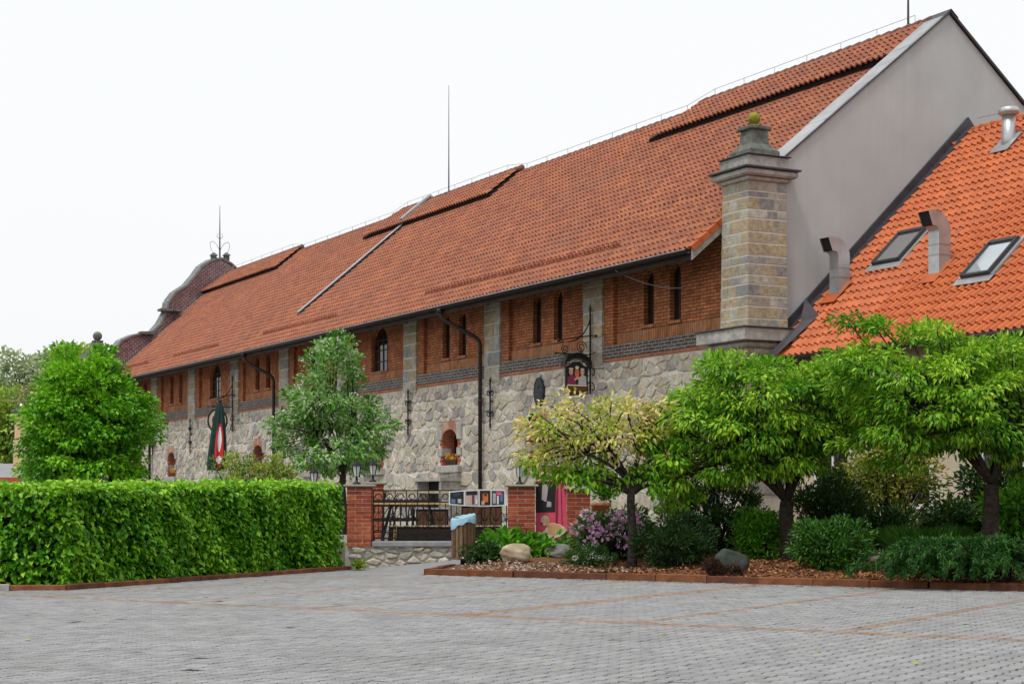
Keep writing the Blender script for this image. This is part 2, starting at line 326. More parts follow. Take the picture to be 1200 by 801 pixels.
def sample_crown(ells, n, minsep, inner=.35):
    pts = []; tries = 0
    vol = np.array([e[3]*e[4]*e[5] for e in ells]); pr = vol/vol.sum()
    while len(pts) < n and tries < 20000:
        tries += 1
        e = ells[rng.choice(len(ells), p=pr)]; d = rng.normal(size=3); d /= np.linalg.norm(d)
        r = inner+(1-inner)*rng.random()**.6
        p = np.array(e[:3])+d*r*np.array(e[3:6])
        if all((p[0]-q[0])**2+(p[1]-q[1])**2+(p[2]-q[2])**2 > minsep*minsep for q in pts): pts.append(p)
    return np.array(pts)

def bez(a, b, c, n):
    return [a*(1-t)**2+b*2*t*(1-t)+c*t*t for t in np.linspace(0,1,n)]

def tree(name, label, base, fork, tr, ells, n, sep, crad, nleaf, ln, wd, leaf, bark, droop=.5, limbs=6, cat='tree', group=None, extra=None, flatten=.75, lean=(0,0), crown='crown', twist=0):
    """a trunk, limbs to every clump of the crown, leaves round every clump end; crown ellipsoids in metres from the base"""
    t = thing(name, label, cat, base, 0, group)
    P = sample_crown(ells, n, sep)
    ctr = np.average([e[:3] for e in ells], axis=0, weights=[e[3]*e[4]*e[5] for e in ells])
    f = np.array([lean[0], lean[1], fork]); mb = MB()
    pts = []
    for q in np.linspace(0,1,6):
        pts.append((lean[0]*q+math.sin(q*5+twist)*tr*.25, lean[1]*q+math.cos(q*4+twist)*tr*.2-tr*.2, -.12+(fork+.12)*q))
    pts[-1] = tuple(f)
    mb.tube(pts, [tr*1.35, tr*1.08, tr, tr*.95, tr*.9, tr*.85], 10)
    mb.build('trunk', M[bark], t, True)
    # limbs: group clumps by direction
    ang = np.arctan2(P[:,1]-f[1], P[:,0]-f[0]); el = P[:,2]-f[2]
    order = np.argsort(ang+rng.normal(size=len(P))*.15)
    bb = MB()
    for g in np.array_split(order, limbs):
        if len(g) == 0: continue
        m = P[g].mean(axis=0); e = f+(m-f)*.62; mid = f+(m-f)*.3; mid[2] += .10*np.linalg.norm(m-f)
        L = bez(f, mid, e, 6); r0 = tr*.42
        bb.tube([tuple(p) for p in L], list(np.linspace(r0, r0*.5, 6)), 7)
        for i in g:
            q = P[i]; s = min(L[2:], key=lambda a: np.linalg.norm(a-q)-.15*rng.random()); md = (s+q)/2+rng.normal(size=3)*.08; md[2] += .12*np.linalg.norm(q-s)
            bb.tube([tuple(p) for p in bez(s, md, q, 5)], list(np.linspace(r0*.42, .012, 5)), 5)
    bb.build('branches', M[bark], t, True)
    pos, dr, up, rnd = clump_leaves(P, crad*(.75+.5*rng.random(len(P))), nleaf, droop, ctr, flatten)
    me = leaf_mesh(crown, pos, dr, up, ln*(.7+.6*rng.random(len(pos))), wd*(.75+.5*rng.random(len(pos))), rnd, M[leaf])
    o = obj(crown, me, t); o['kind'] = 'stuff'
    if extra: extra(t, P, ctr, crad)
    return t

def bush(name, label, base, ells, n, sep, crad, nleaf, ln, wd, leaf, droop=.2, cat='shrub', group=None, flatten=.8, stems='bark_dark', blossoms=None):
    t = thing(name, label, cat, base, 0, group)
    P = sample_crown(ells, n, sep, .25); ctr = np.average([e[:3] for e in ells], axis=0); ctr[2] *= .4
    mb = MB()
    for p in P:
        b = np.array([p[0]*.12, p[1]*.12, -.05]); m = (b+p)/2+np.array([0,0,.1])
        mb.tube([tuple(q) for q in bez(b, m, p, 4)], [.02,.016,.012,.006], 4)
    mb.build('stems', M[stems], t)
    pos, dr, up, rnd = clump_leaves(P, crad*(.75+.5*rng.random(len(P))), nleaf, droop, ctr, flatten)
    keep = pos[:,2] > .0
    pos, dr, up, rnd = pos[keep], dr[keep], up[keep], rnd[keep]
    me = leaf_mesh('foliage', pos, dr, up, ln*(.7+.6*rng.random(len(pos))), wd*(.75+.5*rng.random(len(pos))), rnd, M[leaf])
    o = obj('foliage', me, t); o['kind'] = 'stuff'
    if blossoms:
        bm_, nb, br, pl = blossoms
        cand = P[np.argsort(P[:,1]-P[:,2]*.5)]
        for i in range(nb):
            c = cand[i % len(cand)]+np.array([rng.normal()*.12, -crad*.8, rng.normal()*.1+crad*.3])
            d = sphere_pts(26); me = leaf_mesh('blossom', c+d*br*.6, d, rng.normal(size=(26,3)), pl, pl*.8, rng.random(26), M[bm_], .1, .05)
            obj('blossom', me, t)
    return t

# ================================================================ GROUND
g = MB(); g.add([(-900,-200,-.06),(900,-200,-.06),(900,1500,-.06),(-900,1500,-.06)], [(0,1,2,3)])
struct(g.build('ground', M['earth']))

BX0, BY0, BX1, BY1 = -1.59, 31.7, 11.5, 23.9          # front edge of the planting bed
HP = [(-12,26.1), (-6.9,26.3), (-3.25,34.0)]           # front edge of the hedge bed
def bed_t(x, y):                                       # signed distance behind the bed's front edge
    dx, dy = BX1-BX0, BY1-BY0; L = math.hypot(dx,dy); return (dx*(y-BY0)-dy*(x-BX0))/L
def in_bed(x, y): return bed_t(x,y) > -.12 and x > -1.62-.2*max(0, min(2.0, (32.2-y)))+max(0,(y-31.7))*.22
def hedge_y(x):
    for (a,b),(c,d) in zip(HP, HP[1:]):
        if x <= c: return b+(d-b)*(x-a)/(c-a)
    return 99
def bed_z(x, y):
    t = bed_t(x,y); return .07+.42*min(1, max(0,t)/6.5)+.03*math.sin(x*2.1+y)+.02*math.sin(y*3.3-x*1.3)

yard = MB(); yard.add([(-30,2,-.0045),(30,2,-.0045),(30,36,-.0045),(-30,36,-.0045)], [(0,1,2,3)])
yard_o = struct(yard.build('paved_yard', M['joint']))
# interlocking bone-shaped pavers, courses along B, parking bays marked in tan
uB = np.array([.540,.8416]); uA = np.array([-.8416,.540])
PL, PW, pa = .20, .165, .013
def paver_verts(inset, z):
    h = PL/2-.012-inset; q = PL*.25; c = .012; k = PW/2-.0095-inset
    return [(-h,-(k+pa),z),(-q-c,-(k+pa),z),(-q+c,-(k-pa),z),(q-c,-(k-pa),z),(q+c,-(k+pa),z),(h,-(k+pa),z),
            (h,k+pa,z),(q+c,k+pa,z),(q-c,k-pa,z),(-q+c,k-pa,z),(-q-c,k+pa,z),(-h,k+pa,z)]
pv = np.array(paver_verts(0,-.022)+paver_verts(0,-.004)+paver_verts(.004,0.0))
pf = [[k*12+i, k*12+(i+1)%12, k*12+12+(i+1)%12, k*12+12+i] for k in (0,1) for i in range(12)]
ptop = list(range(24,36))
cells = []
c0 = np.array([0,20.2]); sA = uA@c0; sB = uB@c0
for i in range(-220, 221):
    for j in range(-190, 191):
        u = i*PL+(PL/2 if j % 2 else 0); v = j*PW
        p = c0+uB*u-uA*v; x, y = p
        if y < 11.6 or y > 34.7: continue
        px = 600+F*x/y
        if px < -330 or px > 1620: continue
        if in_bed(x,y) or y > hedge_y(x)-.06: continue
        if y > 32.2 and -3.2 < x < -.4: continue
        tan = abs(u) <= .1001 and True
        if u > .1 and abs(((v-4.16+1.225) % 2.45)-1.225) < .09: tan = True
        cells.append((y, x, tan))
cells.sort()
ang = math.atan2(uB[1], uB[0]); ca, sa_ = math.cos(ang), math.sin(ang)
def paver_mesh(mt):
    mb = MB(); mb.add([tuple(v) for v in pv], pf+[ptop]); return mb.mesh('paver', mt)
pm = {False: paver_mesh(M['paver']), True: paver_mesh(M['paver_tan'])}
for (y, x, tan) in cells[:300]:
    o = obj('paver', pm[tan], yard_o); o.location = (x, y, rng.normal()*.0012); o.rotation_euler = (rng.normal()*.006, rng.normal()*.006, ang)
rest = {False: [c for c in cells[300:] if not c[2]], True: [c for c in cells[300:] if c[2]]}
for tan, cl in rest.items():
    n = len(cl); A = np.array([(c[1],c[0]) for c in cl])
    R = np.array([[ca,-sa_,0],[sa_,ca,0],[0,0,1]]); base = pv@R.T
    tilt = rng.normal(size=(n,2))*.006
    V = base[None]+np.concatenate([A, rng.normal(size=(n,1))*.0014],1)[:,None,:]
    V[:,:,2] += (base[None,:,:2]*tilt[:,None,:]).sum(-1)
    b = (np.arange(n)*36)[:,None]
    lq = np.concatenate([b+np.array(f) for f in pf]+[b+np.array(ptop)], axis=1)
    per = 24*4+12; starts = np.concatenate([np.arange(24)*4, [96]])
    me = bpy.data.meshes.new('paver_field'); me.vertices.add(n*36); me.vertices.foreach_set('co', V.reshape(-1).astype('f'))
    me.loops.add(n*per); me.loops.foreach_set('vertex_index', lq.reshape(-1).astype('i'))
    me.polygons.add(n*25); me.polygons.foreach_set('loop_start', (np.arange(n)[:,None]*per+starts).reshape(-1).astype('i'))
    me.materials.append(M['paver_tan' if tan else 'paver'])
    a = me.attributes.new('rnd','FLOAT','FACE'); a.data.foreach_set('value', np.repeat(rng.random(n),25).astype('f'))
    me.update(calc_edges=True); me.validate()
    obj('tan_paver_field' if tan else 'grey_paver_field', me, yard_o, 'stuff')
# paved ramp up to the terrace wall, between hedge and bed
ramp = MB(); n = 14
for i in range(n+1):
    for j in range(7):
        x = -3.35+i/n*3.6; y = 32.1+j*.45
        if j == 6: y = 34.95
        k = max(0, min(1, (x+3.0)/2.2))*max(0, min(1, (y-32.2)/2.2)); ramp.v.append((x, y, -.004+.2*k))
for i in range(n):
    for j in range(6): ramp.f.append([i*7+j, (i+1)*7+j, (i+1)*7+j+1, i*7+j+1]); ramp.r.append(.3)
M['paver_flat'] = mat('path_paver', [(.262,.262,.267),(.235,.236,.241)], .85, (9,.12), None, (50,.3))
struct(ramp.build('path', M['paver_flat'], None, True))

# planting bed
bed = MB(); nx, ny = 60, 40
dx, dy = BX1-BX0, BY1-BY0; L = math.hypot(dx,dy); ex_, ey_ = dx/L, dy/L
for i in range(nx+1):
    for j in range(ny+1):
        s = i/nx*L; t = .02+(j/ny)*11.5
        x = BX0+ex_*s-ey_*t; y = BY0+ey_*s+ex_*t
        if i == 0: x = max(x, BX0+.1)
        bed.v.append((x, y, bed_z(x,y)+rng.normal()*.012))
for i in range(nx):
    for j in range(ny): bed.f.append([i*(ny+1)+j, (i+1)*(ny+1)+j, (i+1)*(ny+1)+j+1, i*(ny+1)+j+1]); bed.r.append(0)
bed_o = struct(bed.build('planting_bed', M['mulch'], None, True))
def scatter_chips(name, material, n, s0, s1, t0, t1, size):
    s = s0+(s1-s0)*rng.random(n); t = t0+(t1-t0)*rng.random(n)**1.5
    x = BX0+ex_*s-ey_*t; y = BY0+ey_*s+ex_*t; z = np.array([bed_z(a,b) for a,b in zip(x,y)])+.012+rng.random(n)*.03
    d = rng.normal(size=(n,3)); d[:,2] *= .35; up = rng.normal(size=(n,3))*.5; up[:,2] += 1
    me = leaf_mesh(name, np.stack([x,y,z],1), d, up, size*(.5+rng.random(n)), size*.6, rng.random(n), M[material], .05, .02)
    return obj(name, me, bed_o, 'stuff')
scatter_chips('bark_chips', 'chip', 13000, 2.3, L, .05, 4.5, .065)
scatter_chips('pale_pebbles', 'chip_pale', 1600, .2, 4.2, .05, 1.6, .06)
n = 900; s = 3+(L-3)*rng.random(n); t = -.02-.5*rng.random(n)**2.2        # bark strewn over the pavers
px_, py_ = BX0+ex_*s-ey_*(t-.1), BY0+ey_*s+ex_*(t-.1)
me = leaf_mesh('strewn_bark', np.stack([px_,py_,np.full(n,.006)],1), np.stack([rng.normal(size=n),rng.normal(size=n),np.zeros(n)],1), np.tile([0,0,1.],(n,1)), .05, .03, rng.random(n), M['chip'], .08, .0)
obj('strewn_bark', me, yard_o, 'stuff')

n = 60; xy = np.stack([-8+16*rng.random(n), 14+16*rng.random(n)],1); me = leaf_mesh('fallen_leaves', np.concatenate([xy, np.full((n,1),.008)],1), np.stack([rng.normal(size=n),rng.normal(size=n),np.zeros(n)],1), np.tile([0,0,1.],(n,1))+rng.normal(size=(n,3))*.2, .07, .05, rng.random(n), M['lf_olive'], .1, .0); obj('fallen_leaves', me, yard_o, 'stuff')
def kerb_run(t, pts, step, wd, ht, mt, grey_from=None):
    for (a,b),(c,d) in zip(pts, pts[1:]):
        l = math.hypot(c-a, d-b); n = max(1, round(l/step)); an = math.atan2(d-b, c-a)
        for i in range(n):
            q = (i+.5)/n
            mb = MB(); mb.bbox(-l/n/2+.006, l/n/2-.006, -wd/2, wd/2, -.12, ht+rng.normal()*.006, .012, rng.random())
            o = mb.build('kerb_stone', M['kerb_grey'] if grey_from and a+(c-a)*q < grey_from else mt, t)
            o.location = (a+(c-a)*q+rng.normal()*.008, b+(d-b)*q+rng.normal()*.008, 0); o.rotation_euler = (rng.normal()*.01, 0, an+rng.normal()*.008)
k1 = thing('bed_kerb', 'rust brown kerb edging the planting bed of trees and bark mulch', 'kerb', (0,0,0))
kerb_run(k1, [(-1.15,33.7),(BX0,BY0),(BX1,BY1)], .95, .12, .115, M['kerb'])
k2 = thing('hedge_kerb', 'low rust brown kerb along the foot of the clipped hedge', 'kerb', (0,0,0))
kerb_run(k2, HP, .85, .12, .085, M['kerb'], -7.85)

# terrace floor behind the low wall
tf = MB(); tf.prism([(-60,36.2),(-3.3,35.1),(1.75,35.1),(5.0,39.4),(-22,92),(-70,100)], 'z', -.1, .5)
M['terrace'] = mat('terrace_paving', [(.22,.21,.20)], .9, (5,.2))
struct(tf.build('terrace', M['terrace']))

# ================================================================ MAIN BUILDING
dn = math.hypot(1070, F); EX = np.array([1070/dn, -F/dn]); EY = np.array([F/dn, 1070/dn])
O = np.array([5.788, 40.118]); BR = math.atan2(EX[1], EX[0])
B = thing('brewery_building', 'long old stone and brick brewery building with red tiled roof and grey gable end', 'building', (O[0],O[1],0), BR)
def to_world(x, y, z): p = O+EX*x+EY*y; return Vector((p[0], p[1], z))
PIL = [-7.43-5.98*i for i in range(9)]                     # stone pilasters
FAR = -55.0
EAVE_Y, EAVE_Z, RID_Y, RID_Z = -1.08, 7.42, 6.1, 13.5
SL = (RID_Z-EAVE_Z)/(RID_Y-EAVE_Y)
def roof_z(y): return RID_Z-SL*abs(y-RID_Y)

def wall_open(mb, rv, x0, x1, z0, z1, y, ops, depth):
    """wall face at y with arched openings; reveals go into rv"""
    def q(m, *vs): m.add(vs, [tuple(range(len(vs)))])
    cur = x0
    for (xa, xb, za, zs, rise) in sorted(ops):
        rv_list = rv; rv_list.append(MB()); rv_ = rv_list[-1]
        q(mb, (cur,y,z0),(xa,y,z0),(xa,y,z1),(cur,y,z1)); q(mb, (xa,y,z0),(xb,y,z0),(xb,y,za),(xa,y,za))
        n = 10; c = (xa+xb)/2; r = (xb-xa)/2
        A = [(c-r*math.cos(math.pi*i/n), zs+rise*math.sin(math.pi*i/n)) for i in range(n+1)]
        for (a,b) in zip(A, A[1:]):
            q(mb, (a[0],y,a[1]),(b[0],y,b[1]),(b[0],y,z1),(a[0],y,z1)); q(rv_, (a[0],y,a[1]),(a[0],y+depth,a[1]),(b[0],y+depth,b[1]),(b[0],y,b[1]))
        q(rv_, (xa,y,za),(xa,y+depth,za),(xa,y+depth,zs),(xa,y,zs)); q(rv_, (xb,y,za),(xb,y,zs),(xb,y+depth,zs),(xb,y+depth,za))
        q(rv_, (xa,y,za),(xb,y,za),(xb,y+depth,za),(xa,y+depth,za))
        cur = xb
    q(mb, (cur,y,z0),(x1,y,z0),(x1,y,z1),(cur,y,z1))

# ---- rubble wall
LW = [-4.45,-10.43,-16.4,-22.38,-28.4,-34.4,-46.5,-52.5]   # lower windows
lops = [(c-.55, c+.55, 2.5, 3.32, .34) for c in LW]
mb, rv = MB(), []; wall_open(mb, rv, FAR, -.5, -.1, 5.12, 0, lops, .55)
stone_wall = mb.build('stone_wall', M['mortar'], B)
for r_ in rv: r_.build('window_reveal', M['redbrick'], B)

def voronoi(x0, x1, z0, z1, cw, ch, jit, stretch):
    """jittered grid cells by half-plane clipping; returns polygons"""
    nx = max(1,round((x1-x0)/cw)); nz = max(1,round((z1-z0)/ch)); cw = (x1-x0)/nx; ch = (z1-z0)/nz; S = {}
    for i in range(-1, nx+1):
        for j in range(-1, nz+1):
            S[i,j] = np.array([x0+(i+.5+(j%2)*.5+(rng.random()-.5)*jit)*cw, (z0+(j+.5+(rng.random()-.5)*jit)*ch)*stretch])
    out = []
    for i in range(nx):
        for j in range(nz):
            if rng.random() < .0: continue
            c = S[i,j]; poly = [np.array(p) for p in [(c[0]-1.4,c[1]-1.4),(c[0]+1.4,c[1]-1.4),(c[0]+1.4,c[1]+1.4),(c[0]-1.4,c[1]+1.4)]]
            for di in (-2,-1,0,1,2):
                for dj in (-2,-1,0,1,2):
                    if (di or dj) and (i+di,j+dj) in S:
                        o = S[i+di,j+dj]; m = (c+o)/2; nrm = o-c; new = []
                        for a, b in zip(poly, poly[1:]+poly[:1]):
                            da, db = (a-m)@nrm, (b-m)@nrm
                            if da <= 0: new.append(a)
                            if (da < 0) != (db < 0): new.append(a+(b-a)*(da/(da-db)))
                        poly = new
                        if len(poly) < 3: break
                if len(poly) < 3: break
            if len(poly) < 3: continue
            P = [(max(x0,min(x1,p[0])), max(z0,min(z1,p[1]/stretch))) for p in poly]
            out.append(P)
    return out
def chaikin(P, k=.16):
    o = []
    for a, b in zip(P, P[1:]+P[:1]):
        if math.hypot(b[0]-a[0], b[1]-a[1]) < 1e-4: continue
        o += [(a[0]+(b[0]-a[0])*k, a[1]+(b[1]-a[1])*k), (b[0]+(a[0]-b[0])*k, b[1]+(a[1]-b[1])*k)]
    return o
def add_stone(mb, P, gap, depth, rnd, plane=lambda a,b,d:(a,-d,b)):
    cx = sum(p[0] for p in P)/len(P); cz = sum(p[1] for p in P)/len(P)
    P = chaikin(P); n = len(P)
    if n < 5: return False
    def ring(off):
        r = []
        for p in P:
            l = math.hypot(p[0]-cx, p[1]-cz); k = max(.25, 1-off/max(l,.02)); r.append((cx+(p[0]-cx)*k, cz+(p[1]-cz)*k))
        return r
    r0, r1, r2 = ring(gap), ring(gap+.006), ring(gap+.035)
    tx, tz = rng.normal()*.05, rng.normal()*.05
    vs = [plane(a,b,-.02) for a,b in r0]+[plane(a,b,depth*.55) for a,b in r1]+[plane(a,b,depth+(a-cx)*tx+(b-cz)*tz) for a,b in r2]
    fs = [(k*n+i, k*n+(i+1)%n, k*n+n+(i+1)%n, k*n+n+i) for k in (0,1) for i in range(n)]+[list(range(2*n,3*n))]
    mb.add(vs, fs, rnd); return True
# courses of rubble: small ones near the top, big below
stones = []
for (za, zb, cw, ch) in [(4.62,5.11,.36,.22),(3.75,4.62,.44,.27),(2.3,3.75,.50,.32),(.7,2.3,.60,.38)]:
    stones += voronoi(FAR+.1, -1.9, za, zb, cw, ch, .85, 1.35)
def trim_window(P):
    x = sum(p[0] for p in P)/len(P); z = sum(p[1] for p in P)/len(P)
    for c in LW:
        if abs(x-c) > 2: continue
        if abs(x-c) < .84 and 2.26 < z < 3.86: return None
        out = []
        for (a,b) in P:
            if abs(a-c) < .86 and 2.24 < b < 3.9:            # push the corner out of the window surround
                o = [(abs(abs(a-c)-.86), (c+math.copysign(.86,a-c), b)), (b-2.24, (a,2.24)), (3.9-b, (a,3.9))]
                if abs(x-c) >= .84: a, b = o[0][1]
                elif z <= 2.26: a, b = o[1][1]
                else: a, b = o[2][1]
            out.append((a,b))
        P = out
    return P
good = [Q for Q in (trim_window(P) for P in stones) if Q]
def vis(P):   # how large and how openly it shows: near the camera, right of the blossom tree, above the railing
    x = sum(p[0] for p in P)/len(P); z = sum(p[1] for p in P)/len(P)
    d = 40-.88*x; w_ = to_world(x,0,z); px = 600+F*w_[0]/w_[1]; py = HY-F*(w_[2]-HC)/w_[1]
    hid = 0 if (470 < px < 850 and py < 572 and not (py > 470 and px > 625)) else (1 if px < 320 or py < 480 else 2)
    return (hid, d)
good.sort(key=vis)
for P in good[:300]:
    m = MB()
    if add_stone(m, P, .006, .016+.03*rng.random(), rng.random()): m.build('stone', M['stone'], stone_wall)
m = MB()
for P in good[300:]: add_stone(m, P, .006, .016+.03*rng.random(), rng.random())
m.build('far_stones', M['stone'], stone_wall, False, 'stuff')

# ---- upper brick storey, bay by bay
edges = [-1.02]+PIL+[FAR]
slit = lambda c: (c-.25, c+.25, 5.98, 7.12, .28)
big = lambda c: (c-.72, c+.72, 5.92, 6.85, .62)
BAY = [[slit(-4.88),slit(-3.63)], [slit(-10.9),slit(-9.65)], [slit(-16.95),slit(-15.78)], [big(-22.3)], [big(-28.3)], [slit(-34.9),slit(-33.6)], [big(-40.4)], [slit(-46.9),slit(-45.5)], [slit(-52.9),slit(-51.4)], []]
for i in range(9):
    xr = edges[i]-(.5 if i else 0); xl = edges[i+1]+.5
    if i == 8: xl = edges[9]+.3
    if xr-xl < .5: continue
    m, rv = MB(), []; ops = BAY[i]
    wall_open(m, rv, xl+.48, xr-.02, 5.5, 8.45, .12, ops, .17)
    m.box(xl, xl+.48, .0, .13, 5.5, 8.3)                                  # flat strip beside the pilaster
    p = m.build('brick_panel', M['brick'], B)
    for r_ in rv: r_.build('reveal', M['brick'], p)
    s_ = MB(); s_.box(xl+.50, xr-.02, .095, .13, 5.56, 5.86); s_.build('soldier_course', M['soldier'], p)
    bl = MB(); bl.box(xl-.06, xr+(.06 if i else .0), -.045, .2, 5.215, 5.55); bl.build('black_brick_band', M['blackbrick'], B)
    rb = MB(); rb.box(xl-.06, xr+(.06 if i else .0), -.03, .2, 5.12, 5.21); rb.build('red_brick_course', M['redbrick'], B)
    for (xa,xb,za,zs,rise) in ops:
        gl = MB(); gl.box(xa-.02, xb+.02, .28, .30, za-.02, zs+rise+.02); wn = gl.build('window', M['glass_dark'], B)
        fr = MB(); c = (xa+xb)/2
        fr.box(c-.02, c+.02, .255, .278, za, zs+rise*.95); fr.box(xa, xa+.04, .25, .279, za, zs+.05); fr.box(xb-.04, xb, .25, .279, za, zs+.05)
        if xb-xa > 1:
            for zz in (za+.35, za+.75, za+1.1): fr.box(xa+.04, xb-.04, .26, .277, zz-.02, zz+.02)
            for xx in (xa+.36, xb-.36): fr.box(xx-.015, xx+.015, .254, .2785, za, zs+rise*.6)
        fr.build('frame', M['frame_brown'], wn)
        si = MB(); si.bbox(xa-.05, xb+.05, .06, .24, za-.09, za-.005, .01); si.build('sill', M['soldier'], wn)
    # cornice bricks right under the eaves
    cn = MB(); cn.box(xl, xr, -.03, .1, 7.86, 7.98); cn.box(xl, xr, -.09, .1, 7.985, 8.1); cn.build('brick_cornice', M['redbrick'], p)
for c in PIL:
    pl = MB(); pl.box(c-.505, c+.505, -.058, .14, 5.0, 8.3); p = pl.build('pilaster', M['ashlar_joint'], B)
    z = 5.02; k = 0
    while z < 8.0:
        h = .30+.16*rng.random(); h = min(h, 8.2-z); sp = (-.2+.4*rng.random()) if rng.random() < .75 else None
        segs = [(-.51,.51)] if sp is None else [(-.51, sp-.012), (sp+.012, .51)]
        for a, b in segs:
            bm_ = MB(); bm_.bbox(c+a, c+b, -.06-.02*rng.random(), .1, z+.014, z+h-.014, .016, rng.random()); bm_.build('stone_block', M['ashlar'], p)
        z += h; k += 1

# ---- wrought iron wall anchors
def spiral(cx, cz, r, a0, turns, sgn, y, n=14):
    return [(cx+sgn*r*(1-.75*t)*math.cos(a0+turns*2*math.pi*t), y, cz+r*(1-.75*t)*math.sin(a0+turns*2*math.pi*t)) for t in np.linspace(0,1,n)]
def anchor(c, zt):
    m = MB(); y = -.12
    m.tube([(c,y,zt-1.35),(c,y,zt)], .028, 6); m.tube([(c,y,zt),(c,y,zt+.16)], [.04,.004], 6)
    for zz in (zt-.32, zt-.95):
        for s in (-1,1):
            m.tube([(c,y,zz-.12)]+spiral(c+s*.13, zz, .13, math.pi, -.0+.85, s, y), .018, 5)
        m.sphere((c,y,zz), .06, 8, 6)
    m.tube([(c,y,zt-1.35),(c,y,zt-1.5)], [.04,.004], 6)
    m.tube([(c,.0,zt-.6),(c,y,zt-.6)], .03, 6)
    m.build('wall_anchor', M['iron'], B, True)
for i, c in enumerate(PIL[:-1]):
    if i not in (0,5): anchor(c, 5.0)

# ---- lower windows
for wi, c in enumerate(LW):
    gl = MB(); gl.box(c-.57, c+.57, .47, .49, 2.45, 3.72); wn = gl.build('arched_window', M['glass_dark'], B)
    fr = MB(); fr.box(c-.55, c-.47, .40, .47, 2.5, 3.45); fr.box(c+.47, c+.55, .40, .47, 2.5, 3.45); fr.box(c-.04, c+.04, .41, .465, 2.5, 3.64); fr.box(c-.47, c+.47, .42, .466, 3.1, 3.16); fr.box(c-.47,c+.47,.415,.467,2.5,2.58)
    fr.build('frame', M['frame_brown'], wn)
    si = MB(); si.bbox(c-.85, c+.85, -.16, .46, 2.26, 2.495, .02); si.build('sill', M['trim'], wn)
    for s in (-1,1):
        for (z0,z1,wd) in [(2.80,3.06,.30),(3.32,3.86,.33)]:
            q = MB(); a, b = sorted((c+s*.545, c+s*(.55+wd))); q.bbox(a, b, -.055, .3, z0, z1, .014, .9); q.build('quoin', M['trim'], wn)
        for (z0,z1) in [(2.5,2.8),(3.06,3.32)]:
            nb = 3
            for k in range(nb):
                h = (z1-z0)/nb; q = MB(); a, b = sorted((c+s*.548, c+s*(.55+(.20 if k%2 else .12)))); q.bbox(a, b, -.02, .1, z0+k*h+.008, z0+(k+1)*h-.008, .006, rng.random()); q.build('brick', M['brickpiece'], wn)
    nv = 13
    for k in range(nv):
        a0, a1 = math.pi*(k+.06)/nv, math.pi*(k+.94)/nv
        def P(a, r): return (c-(.55+r)*math.cos(a), 3.32+(.34+r)*math.sin(a))
        q = MB(); q.prism([P(a0,.0),P(a1,.0),P(a1,.26),P(a0,.26)], 'y', -.05, .1, rng.random()); q.build('brick', M['arch_brick'], wn)
    fb = MB(); fb.bbox(c-.4, c+.4, .02, .22, 2.50, 2.66, .01); fo = fb.build('flower_box', M['trough'], wn)
    n = 90; pos = np.stack([c+(rng.random(n)-.5)*.8, -.02+rng.random(n)*.25, 2.68+rng.random(n)*.2],1)
    obj('flowers', leaf_mesh('flowers', pos, sphere_pts(n), rng.normal(size=(n,3)), .07, .06, rng.random(n), M['petal_orange']), wn, 'stuff')
# cellar hatch below the third window
hx = -16.5; h_ = MB()
h_.box(hx-.95, hx-.80, -.75, .0, .5, 1.98); h_.box(hx+.80, hx+.95, -.75, .0, .5, 1.98); h_.box(hx-1.0, hx+1.0, -.80, .0, 1.985, 2.10)
hh = h_.build('cellar_hatch', M['trim'], B)
db = MB(); db.box(hx-.78, hx+.78, -.35, -.3, .5, 1.98); db.build('dark_recess', M['dark_gap'], hh)  # dark panel painted as the shade inside the hatch
ck = MB(); ck.prism([(-.75,2.10),(0,2.10),(0,2.24)], 'x', hx+.80, hx+.95); ck.build('sloping_cheek', M['trim'], hh)

# ---- pier at the near corner
pier = MB(); pier.add([(-1.085,-.278,5.44),(.026,-.278,5.44),(.026,.874,5.44),(-1.085,.874,5.44),(-1.033,-.243,8.95),(-.007,-.243,8.95),(-.007,.853,8.95),(-1.033,.853,8.95)],[(0,3,2,1),(4,5,6,7),(0,1,5,4),(1,2,6,5),(2,3,7,6),(3,0,4,7)])
pier = pier.build('corner_pier', M['ashlar_joint'], B)
z = 5.46; row = 0; hs_ = [.22,.30,.25,.29,.22,.28,.20,.31,.27,.33,.22,.30,.15,.28]
tot = sum(hs_); 
for h in hs_:
    h = h*(8.95-5.46)/tot; t = (z-5.46)/3.5
    bw = .055*(1-t)                                          # slight batter
    x0, x1, y0, y1 = -1.04-bw, .0+bw*.6, -.25-bw*.6, .86+bw*.4
    # front face blocks (y = y0) and side face blocks (x = x1), corner block turns round
    cl = .30+.12*(row%2)+.1*rng.random(); cs = .55-.25*(row%2)+.1*rng.random()
    m = MB(); m.bbox(x1-cl, x1, y0, y0+cs-.01, z+.011, z+h-.011, .012, rng.random()); m.build('stone_block', M['ashlar'], pier)
    a = x0; e = x1-cl-.014; k = 2 if rng.random() < .6 else 1; sp = a+(e-a)*(.4+.2*rng.random())
    for (q0,q1) in ([(a,sp-.007),(sp+.007,e)] if k == 2 else [(a,e)]):
        m = MB(); m.bbox(q0, q1, y0+.004*rng.random(), y0+.2, z+.011, z+h-.011, .012, rng.random()); m.build('stone_block', M['ashlar'], pier)
    a = y0+cs+.006; e = y1; sp = a+(e-a)*(.4+.25*rng.random()); k = 2 if e-a > .45 else 1
    for (q0,q1) in ([(a,sp-.007),(sp+.007,e)] if k == 2 else [(a,e)]):
        m = MB(); m.bbox(x1-.2, x1-.004*rng.random(), q0, q1, z+.011, z+h-.011, .012, rng.random()); m.build('stone_block', M['ashlar'], pier)
    z += h; row += 1
def ring_box(x0,x1,y0,y1,z0,z1,name,mt,par,b=.012):
    m = MB(); m.bbox(x0,x1,y0,y1,z0,z1,b,rng.random()); return m.build(name, mt, par)
